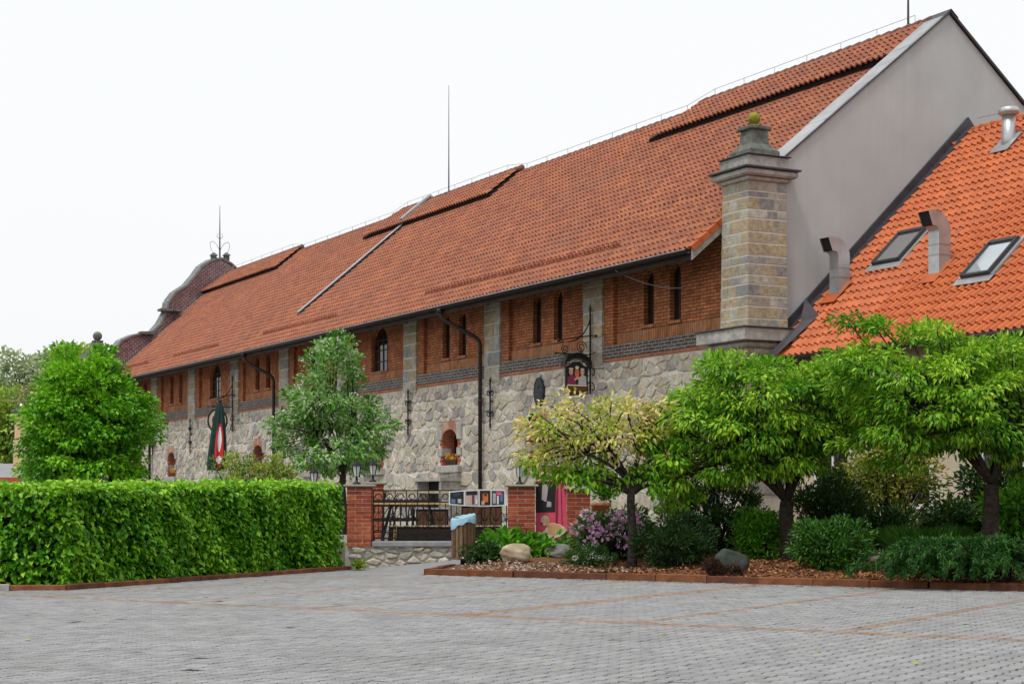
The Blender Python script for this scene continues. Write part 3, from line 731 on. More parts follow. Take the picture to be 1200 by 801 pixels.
# base slab, moulding and lower pier
ring_box(-1.62,.36,-.62,1.15,5.13,5.42,'base_slab',M['trim'],pier)
ring_box(-1.66,.40,-.66,1.19,5.42,5.455,'lead_cover',M['lead'],pier,.005)
ring_box(-1.42,.22,-.46,1.02,4.98,5.125,'base_moulding',M['trim'],pier,.05)
lowp = MB(); lowp.box(-1.28,.10,-.32,.9,-.1,4.98); lo_ = lowp.build('lower_pier', M['ashlar_joint'], B)
z = 1.5; row = 0
while z < 4.9:
    h = min(.42+.1*rng.random(), 4.97-z); sp = -.75+.35*(row%2)+.1*rng.random()
    for (q0,q1) in [(-1.31,sp-.008),(sp+.008,.13)]:
        m = MB(); m.bbox(q0,q1,-.36,-.2,z+.01,z+h-.01,.014,rng.random()); m.build('stone_block', M['ashlar'], lo_)
    m = MB(); m.bbox(.0,.128,-.185,.92,z+.01,z+h-.01,.014,rng.random()); m.build('stone_block', M['ashlar'], lo_)
    z += h; row += 1
# top: cornice, attic block, plinth, pedestal, ball
ring_box(-1.12,.08,-.33,.94,8.93,9.03,'cornice',M['trim'],pier,.03)
ring_box(-1.24,.20,-.45,1.06,9.03,9.19,'cornice',M['trim'],pier,.04)
ring_box(-1.30,.26,-.51,1.12,9.19,9.235,'lead_cover',M['lead'],pier,.006)
ring_box(-1.08,.04,-.29,.90,9.235,9.53,'attic_block',M['trim'],pier,.015)
ring_box(-1.13,.09,-.34,.95,9.53,9.56,'lead_cover',M['lead'],pier,.006)
ring_box(-.93,-.11,-.14,.75,9.56,9.72,'plinth',M['trim_moss'],pier,.02)
m = MB(); 
def frust(m, cx, cy, a0, a1, z0, z1): 
    m.add([(cx-a0,cy-a0,z0),(cx+a0,cy-a0,z0),(cx+a0,cy+a0,z0),(cx-a0,cy+a0,z0),(cx-a1,cy-a1,z1),(cx+a1,cy-a1,z1),(cx+a1,cy+a1,z1),(cx-a1,cy+a1,z1)],
          [(0,3,2,1),(4,5,6,7),(0,1,5,4),(1,2,6,5),(2,3,7,6),(3,0,4,7)], rng.random())
pcx, pcy = -.52, .30
frust(m, pcx, pcy, .40, .27, 9.72, 9.88); frust(m, pcx, pcy, .255, .225, 9.88, 10.22); m.build('pedestal', M['trim_moss'], pier)
ring_box(pcx-.30,pcx+.30,pcy-.30,pcy+.30,10.22,10.31,'pedestal_cap',M['trim_moss'],pier,.02)
m = MB(); m.lathe([(.10,10.31),(.07,10.36),(.09,10.39)], (pcx,pcy,0), 12); m.sphere((pcx,pcy,10.52), .155, 18, 12); m.build('stone_ball', M['moss_ball'], pier, True)

# ---- near gable wall with metal coping
GY, GZ, GS = 6.15, 13.80, .80
gw = MB(); gw.prism([(.3,-.1),(12.0,-.1),(12.0,GZ-.06-GS*(12.0-GY)),(GY,GZ-.06),(.3,GZ-.06-GS*(GY-.3))], 'x', -.65, -.2); gab = gw.build('gable_wall', M['render_grey'], B)
def rake_pts(y): return GZ-GS*abs(y-GY)
ys = np.linspace(.86, GY, 5)
for i in range(4):
    m = MB(); y0, y1 = ys[i]-(.03 if i else 0), ys[i+1]; d = .012*(i%2)
    for (xa,xb,h0,h1) in [(-.85,-.14,0,.03)]:
        m.add([(xa,y0,rake_pts(y0)-.02+d),(xb,y0,rake_pts(y0)-.02+d),(xb,y1,rake_pts(y1)-.02+d),(xa,y1,rake_pts(y1)-.02+d),
               (xa,y0,rake_pts(y0)+h1+d),(xb,y0,rake_pts(y0)+h1+d),(xb,y1,rake_pts(y1)+h1+d),(xa,y1,rake_pts(y1)+h1+d)],
              [(0,3,2,1),(4,5,6,7),(0,1,5,4),(1,2,6,5),(2,3,7,6),(3,0,4,7)])
    m.build('coping_sheet', M['zinc'], B)
    e = MB(); e.add([(-.135,y0,rake_pts(y0)-.05),(-.135,y1,rake_pts(y1)-.05),(-.135,y1,rake_pts(y1)+.0),(-.135,y0,rake_pts(y0)+.0),(-.19,y0,rake_pts(y0)-.05),(-.19,y1,rake_pts(y1)-.05)],[(0,1,2,3),(0,1,5,4)]); e.build('coping_drip', M['lead'], B)
m = MB()
for (a,b) in [(GY,8.2),(8.2,10.1),(10.1,12.05)]:
    m.add([(-.85,a,rake_pts(a)-.03),(-.12,a,rake_pts(a)-.03),(-.12,b,rake_pts(b)-.03),(-.85,b,rake_pts(b)-.03),(-.85,a,rake_pts(a)+.04),(-.12,a,rake_pts(a)+.04),(-.12,b,rake_pts(b)+.04),(-.85,b,rake_pts(b)+.04)],
          [(0,3,2,1),(4,5,6,7),(0,1,5,4),(1,2,6,5),(2,3,7,6),(3,0,4,7)])
m.build('coping_back', M['lead'], B)
m = MB(); m.prism([(GY-.35,rake_pts(GY-.35)+.035),(GY,GZ+.055),(GY+.25,rake_pts(GY+.25)+.05),(GY,GZ+.02)], 'x', -.9, -.10); m.build('coping_cap', M['lead'], B)

# ---- roof
rd = MB()   # boarding under the tiles
def far_x(y): return -54.2-.45*(min(y,RID_Y)+1)
rd.add([(-1.13,EAVE_Y,EAVE_Z-.06),(-1.13,.9,roof_z(.9)-.06),(-.66,.9,roof_z(.9)-.06),(-.66,RID_Y,RID_Z-.06),(far_x(RID_Y),RID_Y,RID_Z-.06),(far_x(EAVE_Y),EAVE_Y,EAVE_Z-.06)], [(0,1,2,3,4,5)])
rd.add([(-.66,RID_Y,RID_Z-.06),(-.66,12.6,roof_z(12.6)-.06),(far_x(6.1),12.6,roof_z(12.6)-.06),(far_x(6.1),RID_Y,RID_Z-.06)], [(0,1,2,3)])
roof = rd.build('roof', M['tile_red'], B)
TW, TG = .215, .32
ta = [0,.028,.06,.092,.12,.165,.215]; th = [.016,.058,.072,.058,.016,.0,.004]
def tile_template():
    v = []
    for a,h in zip(ta,th): v.append((a,-.03,h+.055))
    for a,h in zip(ta,th): v.append((a,.33,h+.004))
    for a,h in zip(ta,th): v.append((a,-.03,h+.004))
    f = [(i,i+1,8+i,7+i) for i in range(6)]+[(14+i,15+i,i+1,i) for i in range(6)]
    return np.array(v), f
TV, TF = tile_template()
def tile_field(name, xs_fn, y0, z0, slope_ang, rows, mt, par, skip=None, x_lo=-60, x_hi=0, objs=0, key=None):
    """rows of tiles on a slope rising along +y from (y0,z0)"""
    cs, sn = math.cos(slope_ang), math.sin(slope_ang); T = []
    for r in range(rows):
        s = r*TG; y = y0+s*cs; z = z0+s*sn; xa, xb = xs_fn(y)
        n = int((xb-xa)/TW)
        for i in range(n):
            x = xb-(i+1)*TW
            if skip and skip(x+TW/2, y+.15): continue
            T.append((x, y, z))
    ob = []
    if objs:
        T.sort(key=key); ob, T = T[:objs], T[objs:]
        mb = MB(); mb.add(TV, TF); me = mb.mesh('tile', mt)
        for (x,y,z) in ob:
            o = obj('roof_tile', me, par); o.location = (x,y,z); o.rotation_euler = (slope_ang+rng.normal()*.006, rng.normal()*.006, rng.normal()*.004)
    n = len(T); A = np.array(T); R = np.array([[1,0,0],[0,cs,-sn],[0,sn,cs]])
    Tv = TV@R.T; V = A[:,None,:]+Tv[None]
    nrm = np.array([0,-sn,cs]); V += (rng.normal(size=(n,1,1))*.004)*nrm
    b = (np.arange(n)*21)[:,None]; lq = np.concatenate([b+np.array(f) for f in TF], axis=1)
    me = bpy.data.meshes.new(name); me.vertices.add(n*21); me.vertices.foreach_set('co', V.reshape(-1).astype('f'))
    me.loops.add(n*48); me.loops.foreach_set('vertex_index', lq.reshape(-1).astype('i'))
    me.polygons.add(n*12); me.polygons.foreach_set('loop_start', (np.arange(n*12)*4).astype('i'))
    me.materials.append(mt)
    a = me.attributes.new('rnd','FLOAT','FACE'); a.data.foreach_set('value', np.repeat(rng.random(n),12).astype('f'))
    me.polygons.foreach_set('use_smooth', [True]*(n*12)); me.update(calc_edges=True); me.validate()
    try: me.set_sharp_from_angle(angle=math.radians(40))
    except Exception: pass
    return obj(name, me, par, 'stuff')
SA = math.atan(SL); nrow = int(math.hypot(RID_Y-EAVE_Y, RID_Z-EAVE_Z)/TG)
VENT = [(-12.2,-.86),(-34.8,-23.0),(-57.0,-45.3)]       # raised ventilation strips under the ridge
VY = 4.85
def in_vent(x, y): return y > VY+.25 and any(a+.3 < x < b-.1 for a,b in VENT)
def main_x(y): return (far_x(y)+.1, -1.13 if y < .9 else -.84)
tile_field('red_tiles', main_x, EAVE_Y-.02, EAVE_Z-.03, SA, nrow+1, M['tile_red'], roof, lambda x,y: in_vent(x,y) or (-31.0 < x < -30.6 and y > .4))
for (a,b) in VENT:                                       # raised strips
    lift = .24; y0 = VY; z0 = roof_z(VY)+lift
    m = MB(); bl_ = max(a, far_x(5.5)+.2)
    m.add([(bl_,y0,z0-.02),(b,y0,z0-.02),(b,RID_Y,RID_Z+.16),(bl_+1.2,RID_Y,RID_Z+.16)], [(0,1,2,3)])
    m.add([(bl_,y0+.02,z0-.02),(b,y0+.02,z0-.02),(b,y0+.12,roof_z(y0+.12)-.02),(bl_,y0+.12,roof_z(y0+.12)-.02)], [(0,1,2,3)])
    m.add([(bl_,y0,z0-.02),(bl_+1.2,RID_Y,RID_Z+.16),(bl_+1.2,RID_Y,RID_Z-.1),(bl_,y0,roof_z(y0)-.03)], [(0,1,2,3)])
    m.add([(b,y0,z0-.02),(b,RID_Y,RID_Z+.16),(b,RID_Y,RID_Z-.1),(b,y0,roof_z(y0)-.03)], [(0,1,2,3)])
    v_ = m.build('ridge_vent', M['dark_gap'], roof)  # dark faces paint the shade in the slot below the raised tiles
    va = math.atan2(RID_Z+.18-z0, RID_Y-y0)
    tile_field('vent_tiles', lambda y, a=bl_, b=b: (a+1.2*(y-VY)/(RID_Y-VY)+.02, b), y0-.04, z0-.0, va, int(math.hypot(RID_Z+.18-z0, RID_Y-y0)/TG)+1, M['tile_red'], v_)
# ridge tiles and lightning wire
m = MB(); x = far_x(6.1)+.2; i = 0
while x < -.9:
    up_ = .20 if any(a+1 < x < b for a,b in VENT) else 0.0
    m.tube([(x,RID_Y,RID_Z+.0+up_),(x+.42,RID_Y,RID_Z+.02+up_)], [.10,.12], 8, rng.random()); x += .4
m.build('ridge_tiles', M['ridge'], roof, True, 'stuff')
m = MB(); pts = []; x = far_x(6.1)+.5
while x < -1:
    up_ = .20 if any(a+1 < x < b for a,b in VENT) else 0.0
    m.tube([(x,RID_Y,RID_Z+up_),(x,RID_Y,RID_Z+.30+up_)], .012, 4); pts.append((x,RID_Y,RID_Z+.30+up_)); x += 1.5
m.tube(pts, .008, 4); m.build('lightning_wire', M['zinc'], roof)
# verge tiles and barge board at the near end of the eaves
m = MB(); y = EAVE_Y
barge = MB(); barge.prism([(EAVE_Y-.02,EAVE_Z-.30),(.86,roof_z(.86)-.30),(.86,roof_z(.86)-.04),(EAVE_Y-.02,EAVE_Z-.04)], 'x', -1.13, -1.09); barge.build('barge_board', M['wood_grey'], roof)
cs, sn = math.cos(SA), math.sin(SA)
for k in range(6):
    s0, s1 = k*TG-.04, (k+1)*TG
    if EAVE_Y+s1*cs > .95: break
    P = lambda s, h: (EAVE_Y+s*cs-h*sn, EAVE_Z+s*sn+h*cs)
    (ya,zl),(yb,zh) = P(s0,.075), P(s1,.045); (yc,zc),(yd,zd) = P(s0,-.07), P(s1,-.09)
    q = MB(); q.add([(-1.20,ya,zl),(-1.06,ya,zl),(-1.06,yb,zh),(-1.20,yb,zh),(-1.06,yc,zc),(-1.06,yd,zd),(-1.20,yc,zc),(-1.20,yd,zd)],[(0,1,2,3),(1,4,5,2),(0,6,4,1),(3,2,5,7)]); q.build('verge_tile', M['tile_orange'], roof)
# soffit, rafters, gutter
sf = MB(); sf.add([(-1.13,EAVE_Y,EAVE_Z-.16),(-1.13,.2,roof_z(.2)-.16),(FAR,.2,roof_z(.2)-.16),(far_x(-1),EAVE_Y,EAVE_Z-.16)], [(0,1,2,3)]); sf.build('soffit', M['wood_dark'], roof)
m = MB(); x = -1.4
while x > FAR:
    m.add([(x-.07,EAVE_Y+.06,EAVE_Z-.30),(x+.07,EAVE_Y+.06,EAVE_Z-.30),(x+.07,.1,roof_z(.1)-.34),(x-.07,.1,roof_z(.1)-.34),(x-.07,EAVE_Y+.06,EAVE_Z-.162),(x+.07,EAVE_Y+.06,EAVE_Z-.162),(x+.07,.1,roof_z(.1)-.162),(x-.07,.1,roof_z(.1)-.162)],[(0,3,2,1),(0,1,5,4),(1,2,6,5),(3,0,4,7)]); x -= .95
m.build('rafter_ends', M['wood_dark'], roof, False, 'stuff')
gm = MB(); n = 8; prof = [(EAVE_Y-.09+.085*math.cos(math.pi+math.pi*i/n), EAVE_Z-.06+.085*math.sin(math.pi+math.pi*i/n)*1.1) for i in range(n+1)]
prof2 = [(EAVE_Y-.09+.075*math.cos(math.pi+math.pi*i/n), EAVE_Z-.055+.075*math.sin(math.pi+math.pi*i/n)*1.1) for i in range(n+1)][::-1]
gm.prism(prof+prof2, 'x', far_x(-1), -1.16)
gut = gm.build('gutter', M['gutter'], B, True)
bd = MB(); bd.tube([(far_x(-1),EAVE_Y-.178,EAVE_Z-.05),(-1.16,EAVE_Y-.178,EAVE_Z-.05)], .014, 6); bd.build('gutter_bead', M['zinc'], gut)
fa = MB(); fa.box(FAR,-1.14,EAVE_Y+.0,EAVE_Y+.05,EAVE_Z-.28,EAVE_Z-.05); fa.build('fascia', M['wood_dark'], roof)
# downpipes with swan necks
def arc_path(pts, r=.12, n=4):
    pts = [Vector(p) for p in pts]; out = [pts[0]]
    for a,b,c in zip(pts, pts[1:], pts[2:]):
        d0 = (a-b).normalized(); d1 = (c-b).normalized(); p0 = b+d0*r; p1 = b+d1*r
        for t in np.linspace(0,1,n): out.append(p0*(1-t)**2+b*2*t*(1-t)+p1*t*t)
    out.append(pts[-1]); return out
for c in (-14.0,-32.2,-49.7):
    m = MB(); m.tube(arc_path([(c-.75,EAVE_Y-.09,EAVE_Z-.10),(c-.75,EAVE_Y-.09,EAVE_Z-.40),(c,-.16,6.32),(c,-.16,.4)], .2), .062, 10)
    dp = m.build('downpipe', M['gutter'], gut, True)
    h = MB(); h.lathe([(.12,0),(.065,-.16)], (c-.75,EAVE_Y-.09,EAVE_Z-.12), 10); 
    h.build('pipe_outlet', M['gutter'], gut, True)
    for zz in (5.9,4.4,2.9): h = MB(); h.tube([(c,-.16,zz),(c,-.16,zz+.06)], .075, 10); h.build('pipe_clip', M['gutter'], gut, True)
# snow guards
for (x0,x1) in [(-17.3,-5.4),(-32.6,-24.8),(-44.8,-38.2),(-54,-49)]:
    m = MB(); x = x0; y = -.42; z = roof_z(y)+.06
    while x < x1:
        jz = .05*rng.random(); m.tube([(x,y+.25,roof_z(y+.25)+.05),(x,y,z+.03),(x+.03*rng.normal(),y-.03,z+.15+jz)], .014, 4)
        m.tube([(x,y-.03,z+.14+jz),(x+.09,y+.0,z+.03)], .010, 4); m.tube([(x,y-.03,z+.10),(x-.08,y,z+.02)], .010, 4); x += .215*(.8+.5*rng.random())
    m.tube([(x0,y-.02,z+.10),(x1,y-.02,z+.10)], .014, 4)
    M.setdefault('snow', mat('snow_guard_red', [(.25,.052,.026)], .45, (6,.2)))
    m.build('snow_guard', M['snow'], roof)
# fire wall parapet dividing the roof
m = MB(); px0 = -30.8
for (xa,xb,h0,h1,nm,mt) in [(-.13,.13,-.1,.20,'fire_wall',M['lead']),(-.15,.15,.20,.23,'fire_wall_capping',M['zinc'])]:
    q = MB(); q.prism([(.35,roof_z(.35)+h0),(VY+.1,roof_z(VY+.1)+h0),(VY+.1,roof_z(VY+.1)+h1),(.35,roof_z(.35)+h1)], 'x', px0+xa, px0+xb); q.build(nm, mt, roof)
    q = MB(); q.prism([(VY-.02,roof_z(VY)+h0+.05),(RID_Y,RID_Z+h0+.2),(RID_Y+.4,RID_Z-.3),(RID_Y+.4,RID_Z+h1-.05),(RID_Y,RID_Z+h1+.25),(VY-.02,roof_z(VY)+h1+.25)], 'x', px0+xa*1.05, px0+xb*1.05); q.build(nm, mt, roof)
# lightning rods
for (x,top,zb) in [(-28.95,18.1,RID_Z+.2),(-1.66,15.6,RID_Z+.15)]:
    m = MB(); m.tube([(x,RID_Y,zb-.1),(x,RID_Y,zb+1.6),(x,RID_Y,top)], [.035,.022,.010], 6); m.lathe([(.16,.03),(.05,.12),(.03,.14)], (x,RID_Y,zb), 10); m.build('lightning_rod', M['lead'], roof)
# loose cable hanging from the gutter
m = MB(); m.tube(bez(np.array([-4.6,EAVE_Y-.1,EAVE_Z-.1]), np.array([-3.9,-.5,6.75]), np.array([-3.2,.05,6.75]), 8), .012, 4); m.build('cable', M['zinc'], B)

# ---- far gable, curved, clad in scale tiles
def on_far(px, py):
    r = np.array([(px-600)/F, 1.0]); rz = (HY-py)/F; a, b = r@EX, r@EY; ox, oy = O@EX, O@EY
    t = (ox+.45*oy-54.65)/(a+.45*b); return (t*b-oy, HC+rz*t)
prof = [on_far(*p) for p in [(128,446),(129,425),(133,411),(142,399),(156,393),(172,390),(180,388),(188,379),(195,366),(197,354),(205,343),(219,334),(229,322),(236,312),(247,305),(259,302.5)]]
yc = prof[-1][0]; prof += [(2*yc-a, b) for a,b in prof[-2::-1]]
n = len(prof); m = MB()
fx = lambda y: -54.2-.45*(y+1)
m.v = [(fx(y)+.0, y, z) for y,z in prof]+[(fx(y)-.24, y-.11, z) for y,z in prof]; m.f = [list(range(n)), list(range(n,2*n))[::-1]]; m.r = [0,0]
M['scale'] = mat('maroon_scale_cladding', [(.16,.05,.045),(.28,.12,.11)], .75, (9,.3), (3,(.10,.06,.06),.4), (30,.3), brick=(.15,.10,.02,(.34,.27,.27),False))
fg = m.build('curved_gable', M['scale'], B)
m = MB()
for i in range(n-1):
    (a,b),(c,d) = prof[i], prof[i+1]
    l = math.hypot(c-a,d-b) or 1; nx_, nz_ = -(d-b)/l*.05, (c-a)/l*.05
    def Q(y,z,o): return (fx(y)+o, y+(.5*o if o < 0 else 0)+nx_, z+nz_)
    m.add([Q(a,b,.08),Q(c,d,.08),Q(c,d,-.32),Q(a,b,-.32),(fx(a)+.08,a-nx_,b-nz_),(fx(c)+.08,c-nx_,d-nz_)], [(0,1,2,3),(0,1,5,4)])
m.build('gable_coping', M['cope_dark'], fg)
m = MB(); y0, z0 = on_far(196,362); m.box(fx(y0)-.3, fx(y0)+.35, y0-.45, y0+.75, z0-.12, z0+.0); m.build('ledge', M['trim_moss'], fg); m = MB(); y0, z0 = on_far(170,390); m.box(fx(y0)-.3, fx(y0)+.3, y0-.3, y0+.5, z0-.08, z0+.06); m.build('ledge', M['trim_moss'], fg)
m = MB()
for pxk in (251,266):
    y0, z0 = on_far(pxk,303); m.box(fx(y0)-.25, fx(y0)+.05, y0-.13, y0+.13, z0-.1, z0+.18); frust(m, fx(y0)-.1, y0, .2, .05, z0+.18, z0+.34)
m.build('stone_knob', M['trim_moss'], fg)
m = MB(); y0, z0 = on_far(259,303); xx = fx(y0)-.2
m.tube([(xx,y0,z0),(xx,y0,z0+1.2),(xx,y0,Z(240,93.5))], [.05,.035,.012], 6)
for s in (-1,1): m.tube([(xx,y0,z0+.25)]+[(xx,y0+s*(.28-.28*math.cos(t)), z0+.55+.4*math.sin(t-.6)) for t in np.linspace(.2,4.4,12)], .012, 4); m.tube([(xx,y0,z0+1.1),(xx,y0+s*.18,z0+1.25),(xx,y0+s*.1,z0+1.4)], .012, 4)
m.build('finial', M['iron'], fg)
# metal verge sheet between the far gable and the tiles
m = MB(); m.add([(fx(-1)+.02,-1.05,roof_z(-1.05)+.10),(fx(-1)+.38,-1.05,roof_z(-1.05)+.10),(fx(4.9)+.38,4.9,roof_z(4.9)+.12),(fx(4.9)+.02,4.9,roof_z(4.9)+.12),(fx(4.9)+.38,4.9,roof_z(4.9)-.02),(fx(-1)+.38,-1.05,roof_z(-1.05)-.02)],[(0,1,2,3),(1,5,4,2)]); m.build('verge_sheet', M['zinc'], roof)
# far corner pier with ball finial
y0, z0 = on_far(116,420); fxx = fx(y0)-.3
m = MB(); m.box(fxx-.7,fxx+.7,y0-.7,y0+.7,0,8.35); fp = m.build('far_pier', M['ashlar'], B)
ring_box(fxx-.95,fxx+.95,y0-.95,y0+.95,8.35,8.6,'cornice',M['trim_moss'],fp,.05); m = MB(); frust(m,fxx,y0,.8,.72,8.6,8.85); frust(m,fxx,y0,.55,.22,8.85,9.45); frust(m,fxx,y0,.24,.24,9.45,9.55); m.sphere((fxx,y0,9.78),.24,14,10); m.build('ball_finial', M['trim_moss'], fp)

# ================================================================ LOWER WING WITH THE ORANGE ROOF
WG = thing('lower_wing', 'lower wing with bright orange tiled roof and skylights against the grey gable', 'building', (O[0],O[1],0), BR)
WE_Y, WE_Z, WR_Y, WR_Z = .35, 4.72, 6.75, 10.75; WX = 17.0
WS = (WR_Z-WE_Z)/(WR_Y-WE_Y); WA = math.atan(WS)
def wz(y): return WR_Z-WS*abs(y-WR_Y)
m = MB(); m.add([(-.19,WE_Y,WE_Z-.04),(WX,WE_Y,WE_Z-.04),(WX,WR_Y,WR_Z-.04),(-.19,WR_Y,WR_Z-.04)],[(0,1,2,3)]); m.add([(-.19,WR_Y,WR_Z-.04),(WX,WR_Y,WR_Z-.04),(WX,13.1,wz(13.1)),(-.19,13.1,wz(13.1))],[(0,1,2,3)])
wroof = m.build('roof', M['tile_orange'], WG)
def wkey(t):
    w_ = to_world(*t); px = 600+F*w_[0]/w_[1]; py = HY-F*(w_[2]-HC)/w_[1]
    return (0 if px < 1230 and py < 400 else 1, w_[1])
tile_field('orange_tiles', lambda y: (-.12 if y > 1.0 else .45, WX), WE_Y-.02, WE_Z-.0, WA, int(math.hypot(WR_Y-WE_Y,WR_Z-WE_Z)/TG)+1, M['tile_orange'], wroof, None, objs=300, key=wkey)
m = MB(); x = -.1
while x < WX: m.tube([(x,WR_Y,WR_Z+.02),(x+.42,WR_Y,WR_Z+.045)], [.10,.125], 8, rng.random()); x += .4
m.build('ridge_tiles', M['tile_orange'], wroof, True, 'stuff')
m = MB(); m.tube([(.2+i*1.2,WR_Y,WR_Z+.33-.04*(i%2)) for i in range(14)], .008, 4)
for i in range(7): m.tube([(.6+i*2.4,WR_Y,WR_Z),(.6+i*2.4,WR_Y,WR_Z+.36)], .012, 4)
m.build('lightning_wire', M['zinc'], wroof)
# dark flashing up the gable wall
m = MB(); m.add([(-.185,.95,wz(.95)-.05),(-.185,WR_Y,WR_Z+.02),(-.185,WR_Y,WR_Z+.42),(-.185,.95,wz(.95)+.36),(-.12,.95,wz(.95)+.36),(-.12,WR_Y,WR_Z+.42),(-.12,WR_Y,WR_Z+.17),(-.12,.95,wz(.95)+.16),(.09,WR_Y,WR_Z+.17),(.09,.95,wz(.95)+.16)],[(3,2,5,4),(4,5,6,7),(7,6,8,9)])
m.add([(-.185,WR_Y,WR_Z+.42),(-.12,WR_Y,WR_Z+.42),(-.12,7.6,wz(7.6)+.3),(-.185,7.6,wz(7.6)+.3),(-.12,WR_Y,WR_Z),(-.12,7.6,wz(7.6))],[(0,1,2,3),(1,4,5,2)])
m.build('wall_flashing', M['lead'], WG)
m = MB(); m.add([(.42,.95,wz(.95)+.30),(.42,-.05,wz(.35)+.02),(.62,.1,WE_Z+.06),(.62,1.35,wz(1.35)+.10),(-.1,1.5,wz(1.5)+.45)],[(0,1,2),(0,2,3),(0,3,4)]); m.build('valley_sheet', M['lead'], WG)
m = MB(); m.box(-.1,WX-.5,1.0,12.4,-.1,4.9); ww = m.build('wall', M['render_cream'], WG)
m = MB(); m.prism([(1.0,4.95),(12.4,4.95),(WR_Y,WR_Z-.2)],'x',WX-.8,WX-.5); m.build('end_gable', M['render_cream'], WG)
m = MB(); m.add([(-.1,WE_Y+.03,WE_Z-.10),(WX,WE_Y+.03,WE_Z-.10),(WX,1.05,wz(1.05)-.12),(-.1,1.05,wz(1.05)-.12)],[(0,1,2,3)]); m.build('soffit', M['wood_dark'], WG)
gm = MB(); gm.tube([(.5,WE_Y-.08,WE_Z-.05),(WX,WE_Y-.08,WE_Z-.05)], .075, 8); gm.build('gutter', M['gutter'], WG, True)
for xw in (1.6,4.3,7.0,9.7,12.4):
    q = MB(); q.box(xw-.55,xw+.55,.985,.995,1.3,2.9); wn = q.build('window', M['glass_dark'], WG)
    q = MB(); q.box(xw-.65,xw-.55,.95,.998,1.2,3.0); q.box(xw+.55,xw+.65,.95,.998,1.2,3.0); q.box(xw-.55,xw+.55,.95,.998,2.9,3.0); q.box(xw-.55,xw+.55,.95,.998,1.2,1.3); q.box(xw-.03,xw+.03,.96,.984,1.3,2.9); q.build('frame', M['white'], wn)
# place on the wing roof plane from photo pixels
def on_wing(px, py):
    r = np.array([(px-600)/F,1.0]); rz = (HY-py)/F; oy = O@EY; a = r@EY
    t = (WE_Z-WS*WE_Y-WS*oy-HC)/(rz-WS*a); p = t*r; return np.array([p@EX-O@EX, p@EY-oy])
cw, sw = math.cos(WA), math.sin(WA)
def RP(x, s, h): return (x, WE_Y+s*cw-h*sw, WE_Z+s*sw+h*cw)
def sof(y): return (y-WE_Y)/cw
def rbox(m, x0, x1, s0, s1, h0, h1):
    m.add([RP(x0,s0,h0),RP(x1,s0,h0),RP(x1,s1,h0),RP(x0,s1,h0),RP(x0,s0,h1),RP(x1,s0,h1),RP(x1,s1,h1),RP(x0,s1,h1)],[(0,3,2,1),(4,5,6,7),(0,1,5,4),(1,2,6,5),(2,3,7,6),(3,0,4,7)])
for (pa_,pb_,pc_) in [((1026,316),(1060,308),(1058,279)),((1130,332),(1168,322),(1164,292))]:
    A_, B_, C_ = on_wing(*pa_), on_wing(*pb_), on_wing(*pc_)
    x0 = A_[0]; x1 = max(B_[0], x0+.78); s0 = sof(A_[1]); s1 = s0+1.18
    m = MB(); rbox(m,x0,x0+.06,s0,s1,.02,.22); rbox(m,x1-.06,x1,s0,s1,.02,.22); rbox(m,x0+.06,x1-.06,s0,s0+.06,.02,.21); rbox(m,x0+.06,x1-.06,s1-.1,s1,.02,.23); sk = m.build('skylight', M['frame_grey'], WG)
    m = MB(); rbox(m,x0+.06,x1-.06,s0+.06,s1-.1,.17,.19); m.build('pane', M['glass_sky'], sk)
    m = MB(); rbox(m,x0-.12,x1+.12,s0-.22,s0-.005,.115,.13); rbox(m,x0-.10,x0-.005,s0,s1+.1,.05,.14); rbox(m,x1+.005,x1+.10,s0,s1+.1,.05,.14); m.build('apron_flashing', M['zinc'], sk)
# bent ventilation ducts
def duct(px, py, hgt, sc):
    p = on_wing(px,py); x, y = p; zb = wz(y); m = MB(); a = .17*sc
    prof_ = [(x,zb-.15),(x,zb+hgt-.32*sc)]; R_ = .30*sc
    cyy = y-R_; cz = zb+hgt-.32*sc
    path = [(y,zb-.15,0),(y,zb+hgt*.4,0),(y,cz,0)]+[(cyy+R_*math.cos(t), cz+R_*math.sin(t), t) for t in np.linspace(.22,1.95,9)]
    vs = []; 
    for (yy,zz,t) in path:
        c_, s_ = math.cos(t), math.sin(t)
        for (u,v) in [(-a,-a),(a,-a),(a,a),(-a,a)]: vs.append((x+v, yy+u*c_, zz+u*s_))
    k = len(path); fs = []
    for i in range(k-1):
        for j in range(4): fs.append((i*4+j, i*4+(j+1)%4, i*4+4+(j+1)%4, i*4+4+j))
    m.add(vs, fs); d = m.build('vent_duct', M['galv'], WG)
    e = MB(); L4 = [Vector(v) for v in vs[-4:]]; cc = sum(L4, Vector())/4; e.add([cc+(v-cc)*.93 - (Vector(vs[-1])-Vector(vs[-5])).normalized()*.03 for v in L4],[(0,1,2,3)]); e.build('duct_mouth', M['dark_gap'], d)  # inset dark sheet paints the shade inside the duct
    c = MB(); 
    for zz in (zb+hgt*.34, zb+hgt*.52): c.box(x-a-.008,x+a+.008,y-a-.008,y+a+.008,zz,zz+.025)
    c.build('duct_collar', M['zinc'], d)
    f_ = MB(); s = sof(y); rbox(f_, x-a-.10, x+a+.10, s-.42, s+.35, .12, .135); f_.build('duct_flashing', M['tile_orange'], d)
duct(984,346,1.22,1.0); duct(1101,322,1.25,1.0)
p = on_wing(1182,172); zb = wz(p[1]); m = MB(); m.lathe([(.19,-.2),(.17,.2),(.155,.78)], (p[0],p[1],zb), 16); vp = m.build('vent_pipe', M['galv'], WG, True)
m = MB(); m.lathe([(.20,.76),(.25,.80),(.25,.90),(.20,.94),(.06,.95)], (p[0],p[1],zb), 16); m.build('pipe_cap', M['galv'], vp, True)
m = MB(); s = sof(p[1]); rbox(m, p[0]-.30, p[0]+.30, s-.36, s+.35, .125, .14); m.build('pipe_flashing', M['zinc'], vp)
